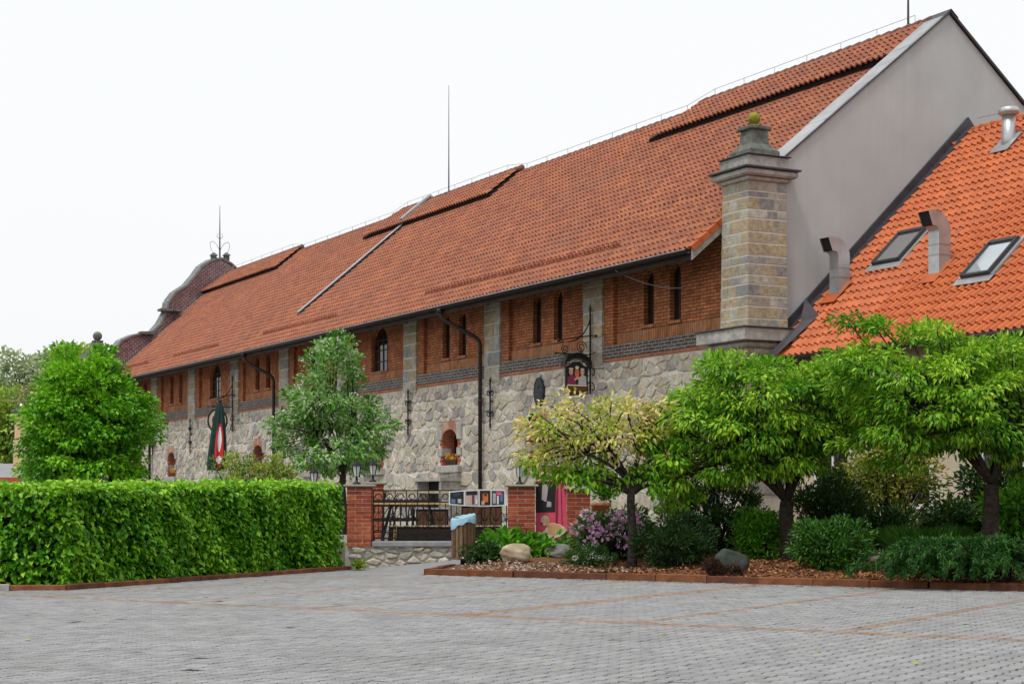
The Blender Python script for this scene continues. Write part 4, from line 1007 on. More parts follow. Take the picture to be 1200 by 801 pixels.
for q in [(1122,172),(1157,165),(1095,200)]:
    p = on_wing(*q); s = sof(p[1]); m = MB(); m.add([RP(p[0]-.11,s-.1,.05),RP(p[0]+.11,s-.1,.05),RP(p[0],s-.08,.19),RP(p[0],s+.26,.05)],[(0,1,2),(0,2,3),(1,3,2)]); m.build('vent_tile', M['tile_orange'], wroof)

# ================================================================ TERRACE WALL, PILLARS, RAILING
tw = MB(); tw.box(-3.42, 1.66, 34.80, 35.2, -.15, .44)
tw = tag(tw.build('terrace_wall', M['mortar']), 'low rubble stone wall carrying the brick pillars and iron railing', 'wall')
for P in voronoi(-3.42, .4, -.06, .44, .30, .115, .8, 1.6):
    m = MB()
    if add_stone(m, P, .012, .04+.05*rng.random(), rng.random(), lambda a,b,d: (a, 34.80-d, b)): m.build('stone', M['stone'], tw)
for (xa,xb) in [(-2.86,-.10),(.49,1.13)]:
    m = MB(); m.bbox(xa, xb, 34.70, 35.25, .44, .545, .012); m.build('coping_slab', M['slab'], tw)
def pillar(label, x0, x1, y0, y1, z0, z1, group='brick pillars of the terrace'):
    t = thing('brick_pillar', label, 'pillar', ((x0+x1)/2,(y0+y1)/2,z0), 0, group)
    w_, d_ = (x1-x0)/2, (y1-y0)/2; m = MB(); m.box(-w_+.008, w_-.008, -d_+.008, d_-.008, 0, z1-z0); m.build('core', M['pillar_mortar'], t)
    n = round((z1-z0)/.084); h = (z1-z0)/n
    for k in range(n):
        sp = w_*.28 if k % 2 else -w_*.28
        for (a,b) in [(-w_,sp-.006),(sp+.006,w_)]:
            for (c,d) in [(-d_,-sp-.006),(-sp+.006,d_)]:
                q = MB(); q.bbox(a, b, c, d, k*h+.006, k*h+h-.006, .004, rng.random()); q.build('brick', M['brickpiece'], t)
    q = MB(); q.bbox(-w_-.07, w_+.07, -d_-.07, d_+.07, z1-z0, z1-z0+.05, .015); q.build('coping', M['cope'], t)
    return t
P1 = pillar('brick pillar at the end of the hedge, capped with a lantern', -3.375,-2.885,34.72,35.2,.44,1.66)
P2 = pillar('brick pillar between the iron railing and the dog poster', -.085,.47,34.72,35.2,.44,1.66)
P3 = pillar('brick pillar right of the dog poster beside the flowering bush', 1.14,1.60,34.74,35.2,.44,1.60)
P4 = pillar('brick pillar standing on the terrace behind the railing, topped by a lantern', X(431,38.2),X(449,38.2),38.0,38.4,.5,1.74)

def lantern(label, x, y, z, s=1.0):
    t = thing('pillar_lantern', label, 'lantern', (x,y,z), 0, 'lanterns on the terrace pillars')
    m = MB(); m.lathe([(.09*s,0),(.085*s,.03*s),(.03*s,.06*s),(.022*s,.14*s),(.05*s,.16*s)], (0,0,0), 10); m.build('stem', M['iron'], t, True)
    m = MB(); m.lathe([(.055*s,.17*s),(.095*s,.38*s)], (0,0,0), 6); m.build('glass', M['lamp_glass'], t)
    m = MB()
    for k in range(6):
        a = 2*math.pi*(k+.5)/6; m.tube([(.058*s*math.cos(a),.058*s*math.sin(a),.165*s),(.10*s*math.cos(a),.10*s*math.sin(a),.385*s)], .008*s, 4)
    m.build('cage', M['iron'], t)
    m = MB(); m.lathe([(.125*s,.38*s),(.12*s,.40*s),(.05*s,.47*s),(.02*s,.49*s),(.015*s,.53*s),(.002,.55*s)], (0,0,0), 6); m.build('cap', M['iron'], t)
lantern('black lantern on the brick pillar at the end of the hedge', X(418,35), 35.0, 1.71)
lantern('black lantern on the pillar behind the railing near the blossom tree', X(437,38.2), 38.2, 1.79)
lantern('black lantern on the brick pillar beside the dog poster', X(609,35), 35.0, 1.71)
for (px,D,z,lb) in [(368,38.5,1.62,'black lantern peeping over the hedge below the white-blossomed tree'),(184,41,1.45,'black lantern over the hedge between the maple and the downpipe'),(121,40,1.45,'black lantern over the hedge under the maple crown')]:
    pillar('low brick pillar hidden behind the clipped hedge carrying a small lantern', X(px,D)-.2, X(px,D)+.2, D-.2, D+.2, .5, z-.05, 'pillars behind the hedge')
    lantern(lb, X(px,D), D, z)

# wrought iron railing
rl = thing('iron_railing', 'black wrought iron railing with scrolls between the brick pillars', 'railing', (-2.87,35.0,.545))
LR = 2.77; H = 1.03
for zz in (.05, .17, H-.24, H):
    m = MB(); m.box(0, LR, -.014, .014, zz, zz+.024); m.build('rail', M['iron'], rl)
nb = 12; st = LR/nb
for k in range(nb+1):
    m = MB(); x = max(.012, min(LR-.012, k*st)); m.box(x-.010, x+.010, -.010, .010, -.0, H); m.build('bar', M['iron'], rl)
for k in range(nb):
    c = (k+.5)*st; m = MB(); r = st*.42
    m.tube([(c-r*math.cos(t), 0, H-.24+.03+r*1.6*math.sin(t)) for t in np.linspace(0,math.pi,12)], .008, 5)
    m.tube([(c+.055*math.cos(t), 0, H-.115+.055*math.sin(t)) for t in np.linspace(0,2*math.pi,12)], .007, 5)
    m.build('top_scroll', M['iron'], rl)
    m = MB(); m.tube([(c,0,.19),(c,0,H-.25)], .008, 5)
    for s in (-1,1):
        m.tube([(c,0,.62)]+[(c+s*(.05-.05*math.cos(t)), 0, .50+.09*math.sin(t+1.3)) for t in np.linspace(.2,4.6,10)], .007, 4)
        m.tube([(c,0,.30)]+[(c+s*(.05-.05*math.cos(t)), 0, .27-.06*math.sin(t)) for t in np.linspace(.2,4.6,10)], .007, 4)
    m.build('middle_scroll', M['iron'], rl)
    m = MB()
    for s in (-1,1): m.tube([(c+s*(r-.01),0,.07),(c+s*r*.3,0,.15),(c,0,.10),(c-s*r*.5,0,.08)], .007, 4)
    m.build('bottom_scroll', M['iron'], rl)
# end brackets with big scrolls
for (xs, s) in [(LR-.02,-1)]:
    m = MB(); m.tube([(xs-.02,0,.9),(xs-.30,0,.75),(xs-.34,0,.45),(xs-.16,0,.16)], .012, 5); m.tube(spiral(xs-.16, .13, .08, 0, 1.2, 1, 0), .010, 5); m.tube(spiral(xs-.16, .82, .1, 0, 1.2, -1, 0), .010, 5); m.build('bracket_scroll', M['iron'], rl)
# banner tied to the railing
bn = thing('railing_banner', 'small white photo banner tied to the iron railing above the litter bin', 'banner', (X(526,34.9),34.93,Z(591,34.9)))
bw_, bh_ = 1.22, .27
def bl_pt(u, v, o=0): return (u*bw_, -.03*math.sin(u*6)-o, v*bh_+.03*math.sin(u*math.pi)*(1 if v > .5 else -1)-.02*u+.05*v*u)
def patch(name, mt, par, u0, u1, v0, v1, o):
    m = MB(); n = 8
    for i in range(n+1):
        u = u0+(u1-u0)*i/n
        m.v += [bl_pt(u,v0,o), bl_pt(u,v1,o), bl_pt(u,v0,o-.004), bl_pt(u,v1,o-.004)]
    for i in range(n): m.f += [[i*4,i*4+4,i*4+5,i*4+1],[i*4+2,i*4+3,i*4+7,i*4+6]]; m.r += [0,0]
    return m.build(name, mt, par)
sh = patch('sheet', M['white'], bn, 0, 1, 0, 1, 0)
for (u0,u1,v0,v1,mt,o) in [(.02,.25,.1,.92,'black_print',.006),(.04,.11,.15,.45,'blue_print',.010),(.15,.21,.2,.5,'grey_print',.010),(.08,.19,.6,.85,'navy_print',.010),
        (.27,.50,.1,.92,'grey_print',.006),(.29,.48,.62,.9,'black_print',.010),(.31,.36,.2,.55,'skin_print',.010),(.39,.43,.15,.6,'maroon_print',.010),(.45,.48,.2,.5,'white',.010),
        (.52,.70,.1,.92,'black_print',.006),(.57,.66,.3,.7,'orange_print',.010),(.59,.64,.55,.85,'brown_print',.014),(.55,.60,.15,.4,'skin_print',.014),
        (.72,.93,.1,.92,'navy_print',.006),(.74,.79,.2,.75,'grey_print',.010),(.81,.84,.15,.6,'white',.010),(.86,.91,.3,.8,'blue_print',.010),(.80,.88,.65,.85,'pink',.014)]: patch('print', M[mt], sh, u0, u1, v0, v1, o)
# poster with a lying dog between two pillars
po = thing('dog_poster', 'tall pink poster showing a lying pale dog below a dark framed picture', 'poster', (.49,35.06,.55))
m = MB(); m.box(0,.64,0,.03,0,1.25); m.prism([(.0,1.25),(.64,1.25),(.60,1.42),(.45,1.50),(.2,1.48),(.04,1.40)],'y',0,.03); bo = m.build('board', M['pink'], po)
def flatp(name, pts, mt, o): m = MB(); m.prism(pts,'y',-o-.003,-o); m.build(name, mt, bo)
flatp('floor_print', [(0,.0),(.64,0),(.64,.13),(0,.17)], M['maroon_print'], .002)
flatp('curtain_fold', [(.40,.15),(.45,.15),(.47,1.2),(.43,1.2)], M['maroon_print'], .0015); flatp('curtain_fold', [(.54,.15),(.56,.15),(.53,1.2),(.51,1.2)], M['maroon_print'], .0015)
flatp('picture_print', [(.0,.58),(.40,.60),(.42,1.22),(0,1.22)], M['black_print'], .004); flatp('picture_light', [(.12,.85),(.22,.80),(.26,1.15),(.14,1.18)], M['grey_print'], .009); flatp('picture_light', [(.22,.70),(.32,.70),(.32,.80),(.24,.82)], M['grey_print'], .009)
ell = lambda cx,cz,rx,rz,n=16: [(cx+rx*math.cos(2*math.pi*i/n), cz+rz*math.sin(2*math.pi*i/n)) for i in range(n)]
flatp('dog_print', [(.0,.03),(.14,.08),(.22,.03),(.34,.05),(.52,.09),(.60,.12),(.63,.20),(.60,.28),(.50,.34),(.36,.37),(.27,.36),(.20,.24),(.12,.16),(.02,.08)], M['cream_print'], .006)
flatp('dog_print', [(.24,.14),(.34,.12),(.50,.14),(.56,.24),(.48,.33),(.35,.36),(.27,.33)], M['tan_print'], .010)
flatp('dog_head_print', ell(.19,.42,.085,.105), M['cream_print'], .013); flatp('dog_head_print', [(.22,.50),(.28,.44),(.29,.32),(.25,.28),(.21,.36)], M['tan_print'], .017); flatp('dog_head_print', ell(.125,.36,.022,.018,8), M['black_print'], .017); flatp('dog_head_print', ell(.15,.44,.010,.010,8), M['black_print'], .017)
flatp('top_print', [(.03,1.24),(.62,1.24),(.57,1.40),(.44,1.47),(.22,1.45),(.06,1.38)], M['cream_print'], .004); flatp('top_print', [(.30,1.26),(.60,1.26),(.55,1.38),(.40,1.42)], M['orange_print'], .008)
# things on the terrace
def table(name, label, cat, px0, px1, D, ztop, thick, mt, legm, group=None, dep=.6):
    x0, x1 = X(px0,D), X(px1,D); t = thing(name, label, cat, ((x0+x1)/2, D, .5), 0, group); w_ = (x1-x0)/2; h = ztop-.5
    for k in range(3):
        m = MB(); m.bbox(-w_, w_, -dep/2+k*dep/3+.004, -dep/2+(k+1)*dep/3-.004, h-thick, h, .006, rng.random()); m.build('plank', M[mt], t)
    for s in (-1,1):
        for q in (-1,1):
            m = MB(); m.tube([(s*(w_-.25), q*dep*.42, 0),(s*(w_-.45), q*dep*.36, h-thick)], .018, 6); m.build('leg', M[legm], t)
        m = MB(); m.tube([(s*(w_-.32), -dep*.4, h*.35),(s*(w_-.32), dep*.4, h*.35)], .014, 6); m.build('stretcher', M[legm], t)
        m = MB(); m.tube([(s*(w_-.42), 0, h*.5),(s*.25, 0, h-thick)], .012, 6); m.build('brace', M[legm], t)
table('folding_table', 'varnished pine folding table set just behind the iron railing', 'table', 434, 527, 36.4, 1.34, .045, 'wood_yellow', 'iron')
table('bar_table', 'tall pale wooden bar table behind the pine folding table', 'table', 428, 530, 38.6, 1.60, .06, 'wood_pale', 'iron')
for (px,D,s) in [(470,37.4,.25),(497,37.6,-.2),(450,37.2,-.3),(458,37.9,.1),(485,38.0,.3)]:
    t = thing('folding_chair', 'black folding chair leaning folded behind the iron railing', 'chair', (X(px,D),D,.5), 0, 'folded chairs on the terrace')
    for q in (-.2,.2): m = MB(); m.tube([(q,-.1,0),(q+s*.4,.12,.92)], .016, 6); m.build('leg', M['iron'], t); m = MB(); m.tube([(q+s*.35,-.05,0),(q,.1,.8)], .014, 6); m.build('leg', M['iron'], t)
    m = MB(); m.bbox(-.2,.2,-.02,.02,.42,.5,.005); m.build('seat', M['wood_dark'], t); m = MB(); m.bbox(-.2+s*.36,.2+s*.36,.08,.11,.74,.9,.005); m.build('backrest', M['wood_dark'], t)
for (pa_,pb_,D,h,lb) in [(488,525,37.6,.72,'dark brown serving cabinet behind the planter trough under the pine table'),(541,588,37.2,.80,'dark brown serving cabinet on the terrace behind the photo banner')]:
    x0,x1 = X(pa_,D),X(pb_,D); t = thing('serving_cabinet', lb, 'cabinet', ((x0+x1)/2,D,.5), 0, 'cabinets on the terrace'); w_ = (x1-x0)/2
    m = MB(); m.bbox(-w_,w_,-.2,.25,.03,h-.04,.01); m.build('carcass', M['trough'], t); m = MB(); m.bbox(-w_-.03,w_+.03,-.24,.28,h-.04,h,.008); m.build('top', M['slab'], t)
    for q in (-1,1): m = MB(); m.bbox(min(0,q*w_)+.02,max(0,q*w_)-.02,-.222,-.201,.08,h-.08,.006); d_ = m.build('door', M['brown_print'], t); m = MB(); m.sphere((q*.05,-.235,h*.55),.014,8,6); m.build('handle', M['galv'], d_)
t = thing('planter_trough', 'long dark wooden planter trough at the foot of the railing', 'planter', (X(522,35.6),35.6,.5))
m = MB(); m.box(-1.18,1.18,-.15,-.12,0,.33); m.box(-1.18,1.18,.12,.15,0,.33); m.box(-1.18,-1.15,-.12,.12,0,.33); m.box(1.15,1.18,-.12,.12,0,.33); m.build('box', M['trough'], t)
m = MB(); m.bbox(-1.2,1.2,-.17,-.10,.331,.36,.006); m.build('rim', M['wood_pale'], t); m = MB(); m.box(-1.14,1.14,-.12,.12,.2,.27); m.build('soil', M['mulch'], t)
for (px,lb) in [(462,'pale wooden post at the end of the dark planter trough')]:
    m = MB(); m.bbox(-.03,.03,-.03,.03,0,.36,.006); o = tag(m.build('wooden_post', M['wood_yellow']), lb, 'post'); o.location = (X(px,35.35),35.35,.5); o.rotation_euler = (0,.08,0)
t = thing('potted_plant', 'leafy plant in a terracotta pot behind the flowering bush', 'potted plant', (X(704,35.6),35.6,.95))
m = MB(); m.lathe([(.13,0),(.19,.30),(.215,.31),(.215,.39),(.18,.39)], (0,0,0), 16); m.build('pot', M['terracotta'], t, True)
P = np.array([[rng.normal()*.12, rng.normal()*.12, .5+rng.random()*.25] for _ in range(14)]); pos,dr,up,rn = clump_leaves(P, .14, 22, .2, np.array([0,0,.4])); obj('foliage', leaf_mesh('foliage', pos, dr, up, .09, .06, rn, M['lf_bright']), t, 'stuff')
m = MB(); m.bbox(-.25,.25,-.25,.25,-.6,-.002,.01); m.build('stand', M['trim'], t)
# parasol, closed
t = thing('closed_parasol', 'closed dark green parasol with a red and white print beside the brewery wall', 'parasol', (X(250,42),42,.5)); t.rotation_euler = (0,.05,0)
m = MB(); m.tube([(0,0,0),(0,0,3.3)], .03, 8); m.build('pole', M['pole_white'], t, True)
zs_ = [1.62,1.75,2.05,2.3,2.5,2.75,3.0,3.2,3.32]; rs_ = [.20,.215,.20,.18,.165,.145,.11,.08,.03]
def para_pt(z, a):
    r = float(np.interp(z, zs_, rs_)); return (r*(1+.16*math.cos(8*a))*math.cos(a), r*(1+.16*math.cos(8*a))*math.sin(a), z)
m = MB(); na = 64; Zs = np.linspace(1.62,3.32,30)
for z in Zs:
    for k in range(na): m.v.append(para_pt(z, 2*math.pi*k/na))
for i in range(len(Zs)-1):
    for k in range(na): m.f.append([i*na+k, i*na+(k+1)%na, (i+1)*na+(k+1)%na, (i+1)*na+k]); m.r.append(0)
cl_ = m.build('cloth', M['parasol'], t, True)
def para_print(name, mt, z0, z1, a0, a1, o):
    m = MB(); n = 10
    for i in range(n+1):
        z = z0+(z1-z0)*i/n; wdt = math.sin(math.pi*min(.97,max(.03,i/n)))**.5
        for j in range(n+1):
            a = (a0+a1)/2+(a1-a0)*(j/n-.5)*wdt; p = para_pt(z,a); m.v.append((p[0]*(1+o), p[1]*(1+o), z))
    for i in range(n):
        for j in range(n): m.f.append([i*(n+1)+j,i*(n+1)+j+1,(i+1)*(n+1)+j+1,(i+1)*(n+1)+j]); m.r.append(0)
    m.build(name, mt, cl_)
para_print('red_print', M['red'], 1.70, 2.78, -1.75, -.65, .03); para_print('white_print', M['white'], 2.08, 2.70, -1.45, -.95, .07); para_print('white_print', M['white'], 1.78, 1.98, -1.5, -.9, .07)
m = MB(); m.sphere((0,0,3.34), .05, 8, 6); m.build('knob', M['iron'], t)
m = MB(); m.lathe([(.3,0),(.3,.06),(.05,.09)], (0,0,0), 16); m.build('base', M['iron'], t)
# ---------------------------------------------------------------- hanging signs on the facade
def bracket_sign(label, xl, kind, zo):
    w_ = to_world(xl,-.08,0); t = thing('hanging_sign', label, 'sign', (w_[0],w_[1],zo), BR, 'wrought iron hanging signs on the facade')
    m = MB(); m.tube([(0,-.06,-.05),(0,-.06,2.25)], .028, 6); m.tube([(0,-.06,2.25),(0,-.06,2.4)], [.04,.005], 6)
    for zz in (.15,.55):
        for s in (-1,1): m.tube([(0,-.06,zz+.1)]+[(s*(.11-.11*math.cos(q)), -.06, zz+.11*math.sin(q+.4)) for q in np.linspace(.3,4.8,12)], .018, 5)
    m.build('wall_bar', M['iron'], t)
    m = MB(); m.tube([(0,-.06,1.02),(0,-1.15,1.02)], .02, 6); m.tube([(0,-.0,1.55),(0,-1.05,1.38)], .018, 6)
    m.tube(bez(np.array([0,-.06,2.0]), np.array([0,-.25,1.4]), np.array([0,-.75,1.35]), 10), .018, 6)
    m.tube([(0,-.35+.17*(1-.04*k)*math.cos(.6*k), 1.22+.17*(1-.04*k)*math.sin(.6*k)) for k in range(20)], .014, 5)
    m.tube([(0,-.85+.13*(1-.045*k)*math.cos(.6*k+2), 1.15+.13*(1-.045*k)*math.sin(.6*k+2)) for k in range(18)], .014, 5)
    m.tube([(0,-.06,1.02),(.35,-.1,1.06)], .016, 5); m.tube([(0,-.06,1.55),(.38,-.1,1.5)], .014, 5); m.sphere((.38,-.1,1.5),.04,8,6); m.sphere((0,-1.15,1.02),.04,8,6); m.sphere((0,-1.05,1.38),.05,8,6)
    m.build('bracket', M['iron'], t)
    if kind == 'panel':
        yc, z0 = -.50, -.05
        hk = MB(); hk.tube([(0,yc-.22,1.02),(0,yc-.22,.78)], .010, 4); hk.tube([(0,yc+.22,1.02),(0,yc+.22,.78)], .010, 4); hk.build('hanger', M['iron'], t)
        m = MB(); pr = [(yc-.35,z0),(yc+.35,z0),(yc+.35,z0+.72),(yc+.22,z0+.76),(yc+.1,z0+.86),(yc-.1,z0+.86),(yc-.22,z0+.76),(yc-.35,z0+.72)]; m.prism(pr,'x',-.03,.03); bo = m.build('sign_board', M['black_print'], t)
        n = 12; top = [(yc-.42+.84*i/n, z0+.90+.16*math.sin(math.pi*i/n)-(.08 if i in (0,n) else 0)) for i in range(n+1)]
        m = MB(); m.prism([(a,b-.11) for a,b in top]+[(a,b+.04) for a,b in top[::-1]],'x',-.12,.12); m.build('canopy', M['iron'], t)
        def fp(pts, mt, o): q = MB(); q.prism(pts,'x',.03+o,.033+o); q.build('print', M[mt], bo)
        fp([(yc-.31,z0+.02),(yc+.31,z0+.02),(yc+.31,z0+.20),(yc-.31,z0+.20)], 'brown_print', .002); fp([(yc-.31,z0+.20),(yc+.31,z0+.20),(yc+.31,z0+.23),(yc-.31,z0+.23)], 'cream_print', .005)
        fp([(yc-.30,z0+.24),(yc-.02,z0+.24),(yc-.06,z0+.44),(yc-.16,z0+.52),(yc-.29,z0+.44)], 'maroon_print', .003); fp([(yc+.04,z0+.24),(yc+.30,z0+.24),(yc+.29,z0+.46),(yc+.16,z0+.52),(yc+.05,z0+.40)], 'grey_print', .003)
        fp(ell(yc-.19,z0+.58,.065,.085), 'skin_print', .006); fp(ell(yc+.17,z0+.58,.065,.085), 'skin_print', .006); fp(ell(yc+.0,z0+.55,.07,.14), 'orange_print', .003); fp(ell(yc,z0+.70,.06,.05), 'cream_print', .006); fp(ell(yc+.17,z0+.66,.06,.03), 'cream_print', .009); fp(ell(yc-.19,z0+.66,.07,.03), 'cream_print', .009)
        fp([(yc-.08,z0+.34),(yc+.06,z0+.40),(yc+.07,z0+.46),(yc-.08,z0+.40)], 'skin_print', .006)
        m = MB(); m.prism([(yc-.28,z0-.001),(yc-.18,z0-.08),(yc,z0-.05),(yc+.18,z0-.08),(yc+.28,z0-.001)],'x',-.025,.025); m.build('sign_foot', M['brown_print'], t)
    else:
        m = MB(); m.tube([(0,-.72,1.02),(0,-.72,.9)], .012, 4); m.tube([(0,-.72+.42*math.cos(q), .42+.5*math.sin(q)) for q in np.linspace(0,2*math.pi,28)], .035, 6); m.build('ring', M['iron'], t)
        m = MB(); m.prism([(-.72+.36*math.cos(q), .42+.44*math.sin(q)) for q in np.linspace(0,2*math.pi,24,endpoint=False)],'x',-.02,.02); m.build('disc', M['cream_print'], t)
        m = MB(); m.prism([(-.72+.25*math.cos(q), .42+.3*math.sin(q)) for q in np.linspace(0,2*math.pi,20,endpoint=False)],'x',-.03,.03); m.build('emblem', M['wood_dark'], t)
bracket_sign('arched tavern sign with painted figures on a scrolled iron bracket', PIL[0], 'panel', 4.35)
bracket_sign('round sign on a scrolled iron bracket behind the closed parasol', PIL[5], 'ring', 4.35)
w_ = to_world(-10.45,-.06,4.52); t = thing('oval_plaque', 'dark oval cast plaque on the rubble wall beside the tavern sign', 'plaque', w_, BR)
e2 = lambda rx,rz,n=28: [(rx*math.cos(2*math.pi*i/n), rz*math.sin(2*math.pi*i/n)) for i in range(n)]
m = MB(); m.prism(e2(.29,.42),'y',-.03,.06); bo = m.build('plate', M['plaque'], t)
m = MB(); m.tube([(a,-.03,b) for a,b in e2(.26,.385)]+[(.26,-.03,0)], .014, 5); m.build('rim', M['plaque'], bo)
m = MB(); m.sphere((0,-.03,.18),.08,10,8,0,(1,.3,1.2)); m.build('emblem', M['plaque'], bo)
for (zz,hw) in [(.02,.16),(-.06,.13),(-.14,.15),(-.22,.1)]: m = MB(); m.box(-hw,hw,-.042,-.029,zz-.02,zz+.02); m.build('letter_line', M['plaque'], bo)
w_ = to_world(-10.5,-.25,3.78); t = thing('wall_floodlight', 'small dark floodlight on the wall below the oval plaque', 'floodlight', w_, BR)
m = MB(); m.tube([(0,.25,0),(0,.0,0)], .02, 6); m.build('arm', M['iron'], t); m = MB(); m.lathe([(.05,.12),(.09,.05),(.13,-.10),(.11,-.10)], (0,-.02,0), 10); m.build('shade', M['iron'], t, True)

# ---------------------------------------------------------------- litter bin
t = thing('litter_bin', 'slatted wooden litter bin with a light blue bag folded over its slanted rim', 'litter bin', (X(543,33.4),33.4,.10))
R_ = .215; ztop = lambda a: .97+.05*math.cos(a-.35)
m = MB(); m.tube([(0,0,-.1),(0,0,.14)], .06, 8); m.lathe([(.16,-.06),(.16,-.02),(.05,.0)], (0,0,0), 10); m.build('post', M['iron'], t)
m = MB(); m.lathe([(.195,.13),(.195,.95)], (0,0,0), 20); m.build('liner', M['gutter'], t, True)
nsl = 18
for k in range(nsl):
    a = 2*math.pi*k/nsl; h = .14; wd = .031; m = MB()
    c_, s_ = math.cos(a), math.sin(a); z1 = ztop(a)-.04
    m.add([(R_*c_-u*s_+d*c_, R_*s_+u*c_+d*s_, z) for z in (h,z1) for (u,d) in ((-wd,0),(wd,0),(wd,.02),(-wd,.02))], [(0,3,2,1),(4,5,6,7),(0,1,5,4),(1,2,6,5),(2,3,7,6),(3,0,4,7)], rng.random()); m.build('slat', M['slat'], t)
m = MB(); m.tube([(.222*math.cos(2*math.pi*k/24), .222*math.sin(2*math.pi*k/24), .16) for k in range(25)], .014, 5); m.build('hoop', M['galv'], t)
m = MB(); n = 40
for k in range(n+1):
    a = 2*math.pi*k/n; z = ztop(a); fr = 1 if math.sin(a) < .2 else .5
    for (r,dz) in ((.17,-.1),(.21,-.01),(.225,.01),(.25,-.02),(.250+.006*math.sin(9*a),-(.13+.05*math.sin(a*2+1)+.015*math.sin(7*a))*fr-.04)): m.v.append((r*math.cos(a), r*math.sin(a), z+dz+.008*math.sin(11*a+r*40)))
for k in range(n):
    for j in range(4): m.f.append([k*5+j,k*5+5+j,k*5+6+j,k*5+1+j]); m.r.append(0)
m.build('bag', M['bag'], t, True)

# ---------------------------------------------------------------- boulders
def boulder(name, label, px, D, w_, h, d_, mt, z=None, seed=0, group=None):
    x = X(px,D); z = bed_z(x,D) if z is None else z; bm = bmesh.new(); bmesh.ops.create_icosphere(bm, subdivisions=4, radius=1)
    r = np.random.default_rng(seed); K = norm(r.normal(size=(9,3))); kd = .68+.3*r.random(9); ph = r.random(6)*6
    for v in bm.verts:
        p = np.array(v.co)
        for k_, d0 in zip(K, kd):
            e = p@k_-d0
            if e > 0: p = p-k_*e*.85
        nn = .035*math.sin(5*p[0]+ph[0])*math.sin(6*p[1]+ph[1])+.025*math.sin(11*p[2]+ph[2]+4*p[0])+.012*math.sin(23*p[0]+17*p[2]+ph[3])
        p = p*(1+nn); v.co = (p[0]*w_/2, p[1]*d_/2, p[2]*h*.62+h*.36)
    me = bpy.data.meshes.new(name); bm.to_mesh(me); bm.free(); me.materials.append(M[mt]); me.polygons.foreach_set('use_smooth', [True]*len(me.polygons))
    o = tag(obj(name, me), label, 'boulder', group); o.location = (x,D,z); return o
boulder('boulder', 'pale beige boulder beside the litter bin in the planting bed', 605, 32.6, .64, .36, .5, 'boulder', None, 3)
boulder('boulder', 'flat grey boulder behind the pale beige boulder', 655, 33.6, .62, .30, .4, 'boulder_grey', None, 5)
boulder('boulder', 'large dark mossy boulder in the bark mulch between the tree trunks', 856, 29.8, .66, .44, .5, 'boulder_dark', None, 8)
boulder('boulder', 'small dark grey boulder next to the spreading juniper', 1049, 28.5, .40, .38, .4, 'boulder_dark', None, 11)
m = MB(); m.bbox(-.38,.38,-.3,.3,0,.15,.02); o = tag(m.build('stone_step', mat('pinkish_sandstone',[(.40,.30,.25)],.9,(6,.25))), 'flat pinkish sandstone slab lying before the ornamental grass', 'stone slab'); o.location = (X(1036,29.8),29.8,bed_z(X(1036,29.8),29.8)+.08); o.rotation_euler = (0,.02,.15)

# ---------------------------------------------------------------- hedge
hd = thing('clipped_hedge', 'clipped bright green leafy hedge along the paved yard', 'hedge', (-6.9,26.5,0))
def hedge_seg(a, b, th, z0, za, zb, n_front, n_top, core):
    a, b = np.array(a), np.array(b); d = b-a; l = np.linalg.norm(d); d /= l; nb_ = np.array([-d[1], d[0]])   # nb_ points to the back
    def place(u, w_, v): q = a+np.outer(u*l, d)+np.outer(w_, nb_); return np.stack([q[:,0]+6.9, q[:,1]-26.5, v],1)
    u = rng.random(n_front); top = za+(zb-za)*u; v = z0+(top-z0)*rng.random(n_front)
    bulge = .07*np.sin(u*l*2.3)+.05*np.sin(v*5+u*l*4)+.04*np.sin(u*l*7+v*3)
    kp = rng.random(n_front) < .72+.42*np.sin(u*l*6.1+2*np.sin(v*5))*np.sin(v*8.3+1.7*np.sin(u*l*3.3)); w_ = bulge+.26*rng.random(n_front)**1.2+np.where(kp,0,.22)
    p1 = place(u, w_, v); o_ = np.tile(np.append(-nb_, 0), (n_front,1)); d1_ = o_*.55+rng.normal(size=(n_front,3))*.42; d1_[:,2] -= .45
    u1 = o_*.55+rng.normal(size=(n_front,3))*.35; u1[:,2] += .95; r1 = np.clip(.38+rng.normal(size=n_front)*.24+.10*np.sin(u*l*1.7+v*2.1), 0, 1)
    u = rng.random(n_top); w2 = th*rng.random(n_top); v = za+(zb-za)*u+.03*np.sin(u*l*3)+.03*np.sin(w2*9+u*l*6)+rng.normal(size=n_top)*.035
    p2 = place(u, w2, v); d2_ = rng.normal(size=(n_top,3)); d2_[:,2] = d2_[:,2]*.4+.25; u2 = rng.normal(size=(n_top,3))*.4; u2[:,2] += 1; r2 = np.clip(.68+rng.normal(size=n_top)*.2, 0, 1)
    c = place(np.array([0,1,1,0.]), np.array([.30,.30,th-.15,th-.15]), np.zeros(4)); cz = [za-.12, zb-.12, zb-.12, za-.12]
    core.add([(q[0],q[1],.04) for q in c]+[(q[0],q[1],h) for q,h in zip(c,cz)], [(0,3,2,1),(4,5,6,7),(0,1,5,4),(1,2,6,5),(2,3,7,6),(3,0,4,7)])
    # right-hand end face
    ne = 900; v = z0+(zb-z0)*rng.random(ne); w3 = th*rng.random(ne); p3 = place(1+(-.12*rng.random(ne))/l, w3, v); e_ = np.tile(np.append(d,0),(ne,1)); d3 = e_*.5+rng.normal(size=(ne,3))*.5; d3[:,2] -= .6; u3 = e_+rng.normal(size=(ne,3))*.4
    r3 = np.clip(.38+rng.normal(size=ne)*.2, 0, 1)
    return [np.concatenate(q) for q in ((p1,p2,p3),(d1_,d2_,d3),(u1,u2,u3),(r1,r2,r3))]
core = MB(); S = []
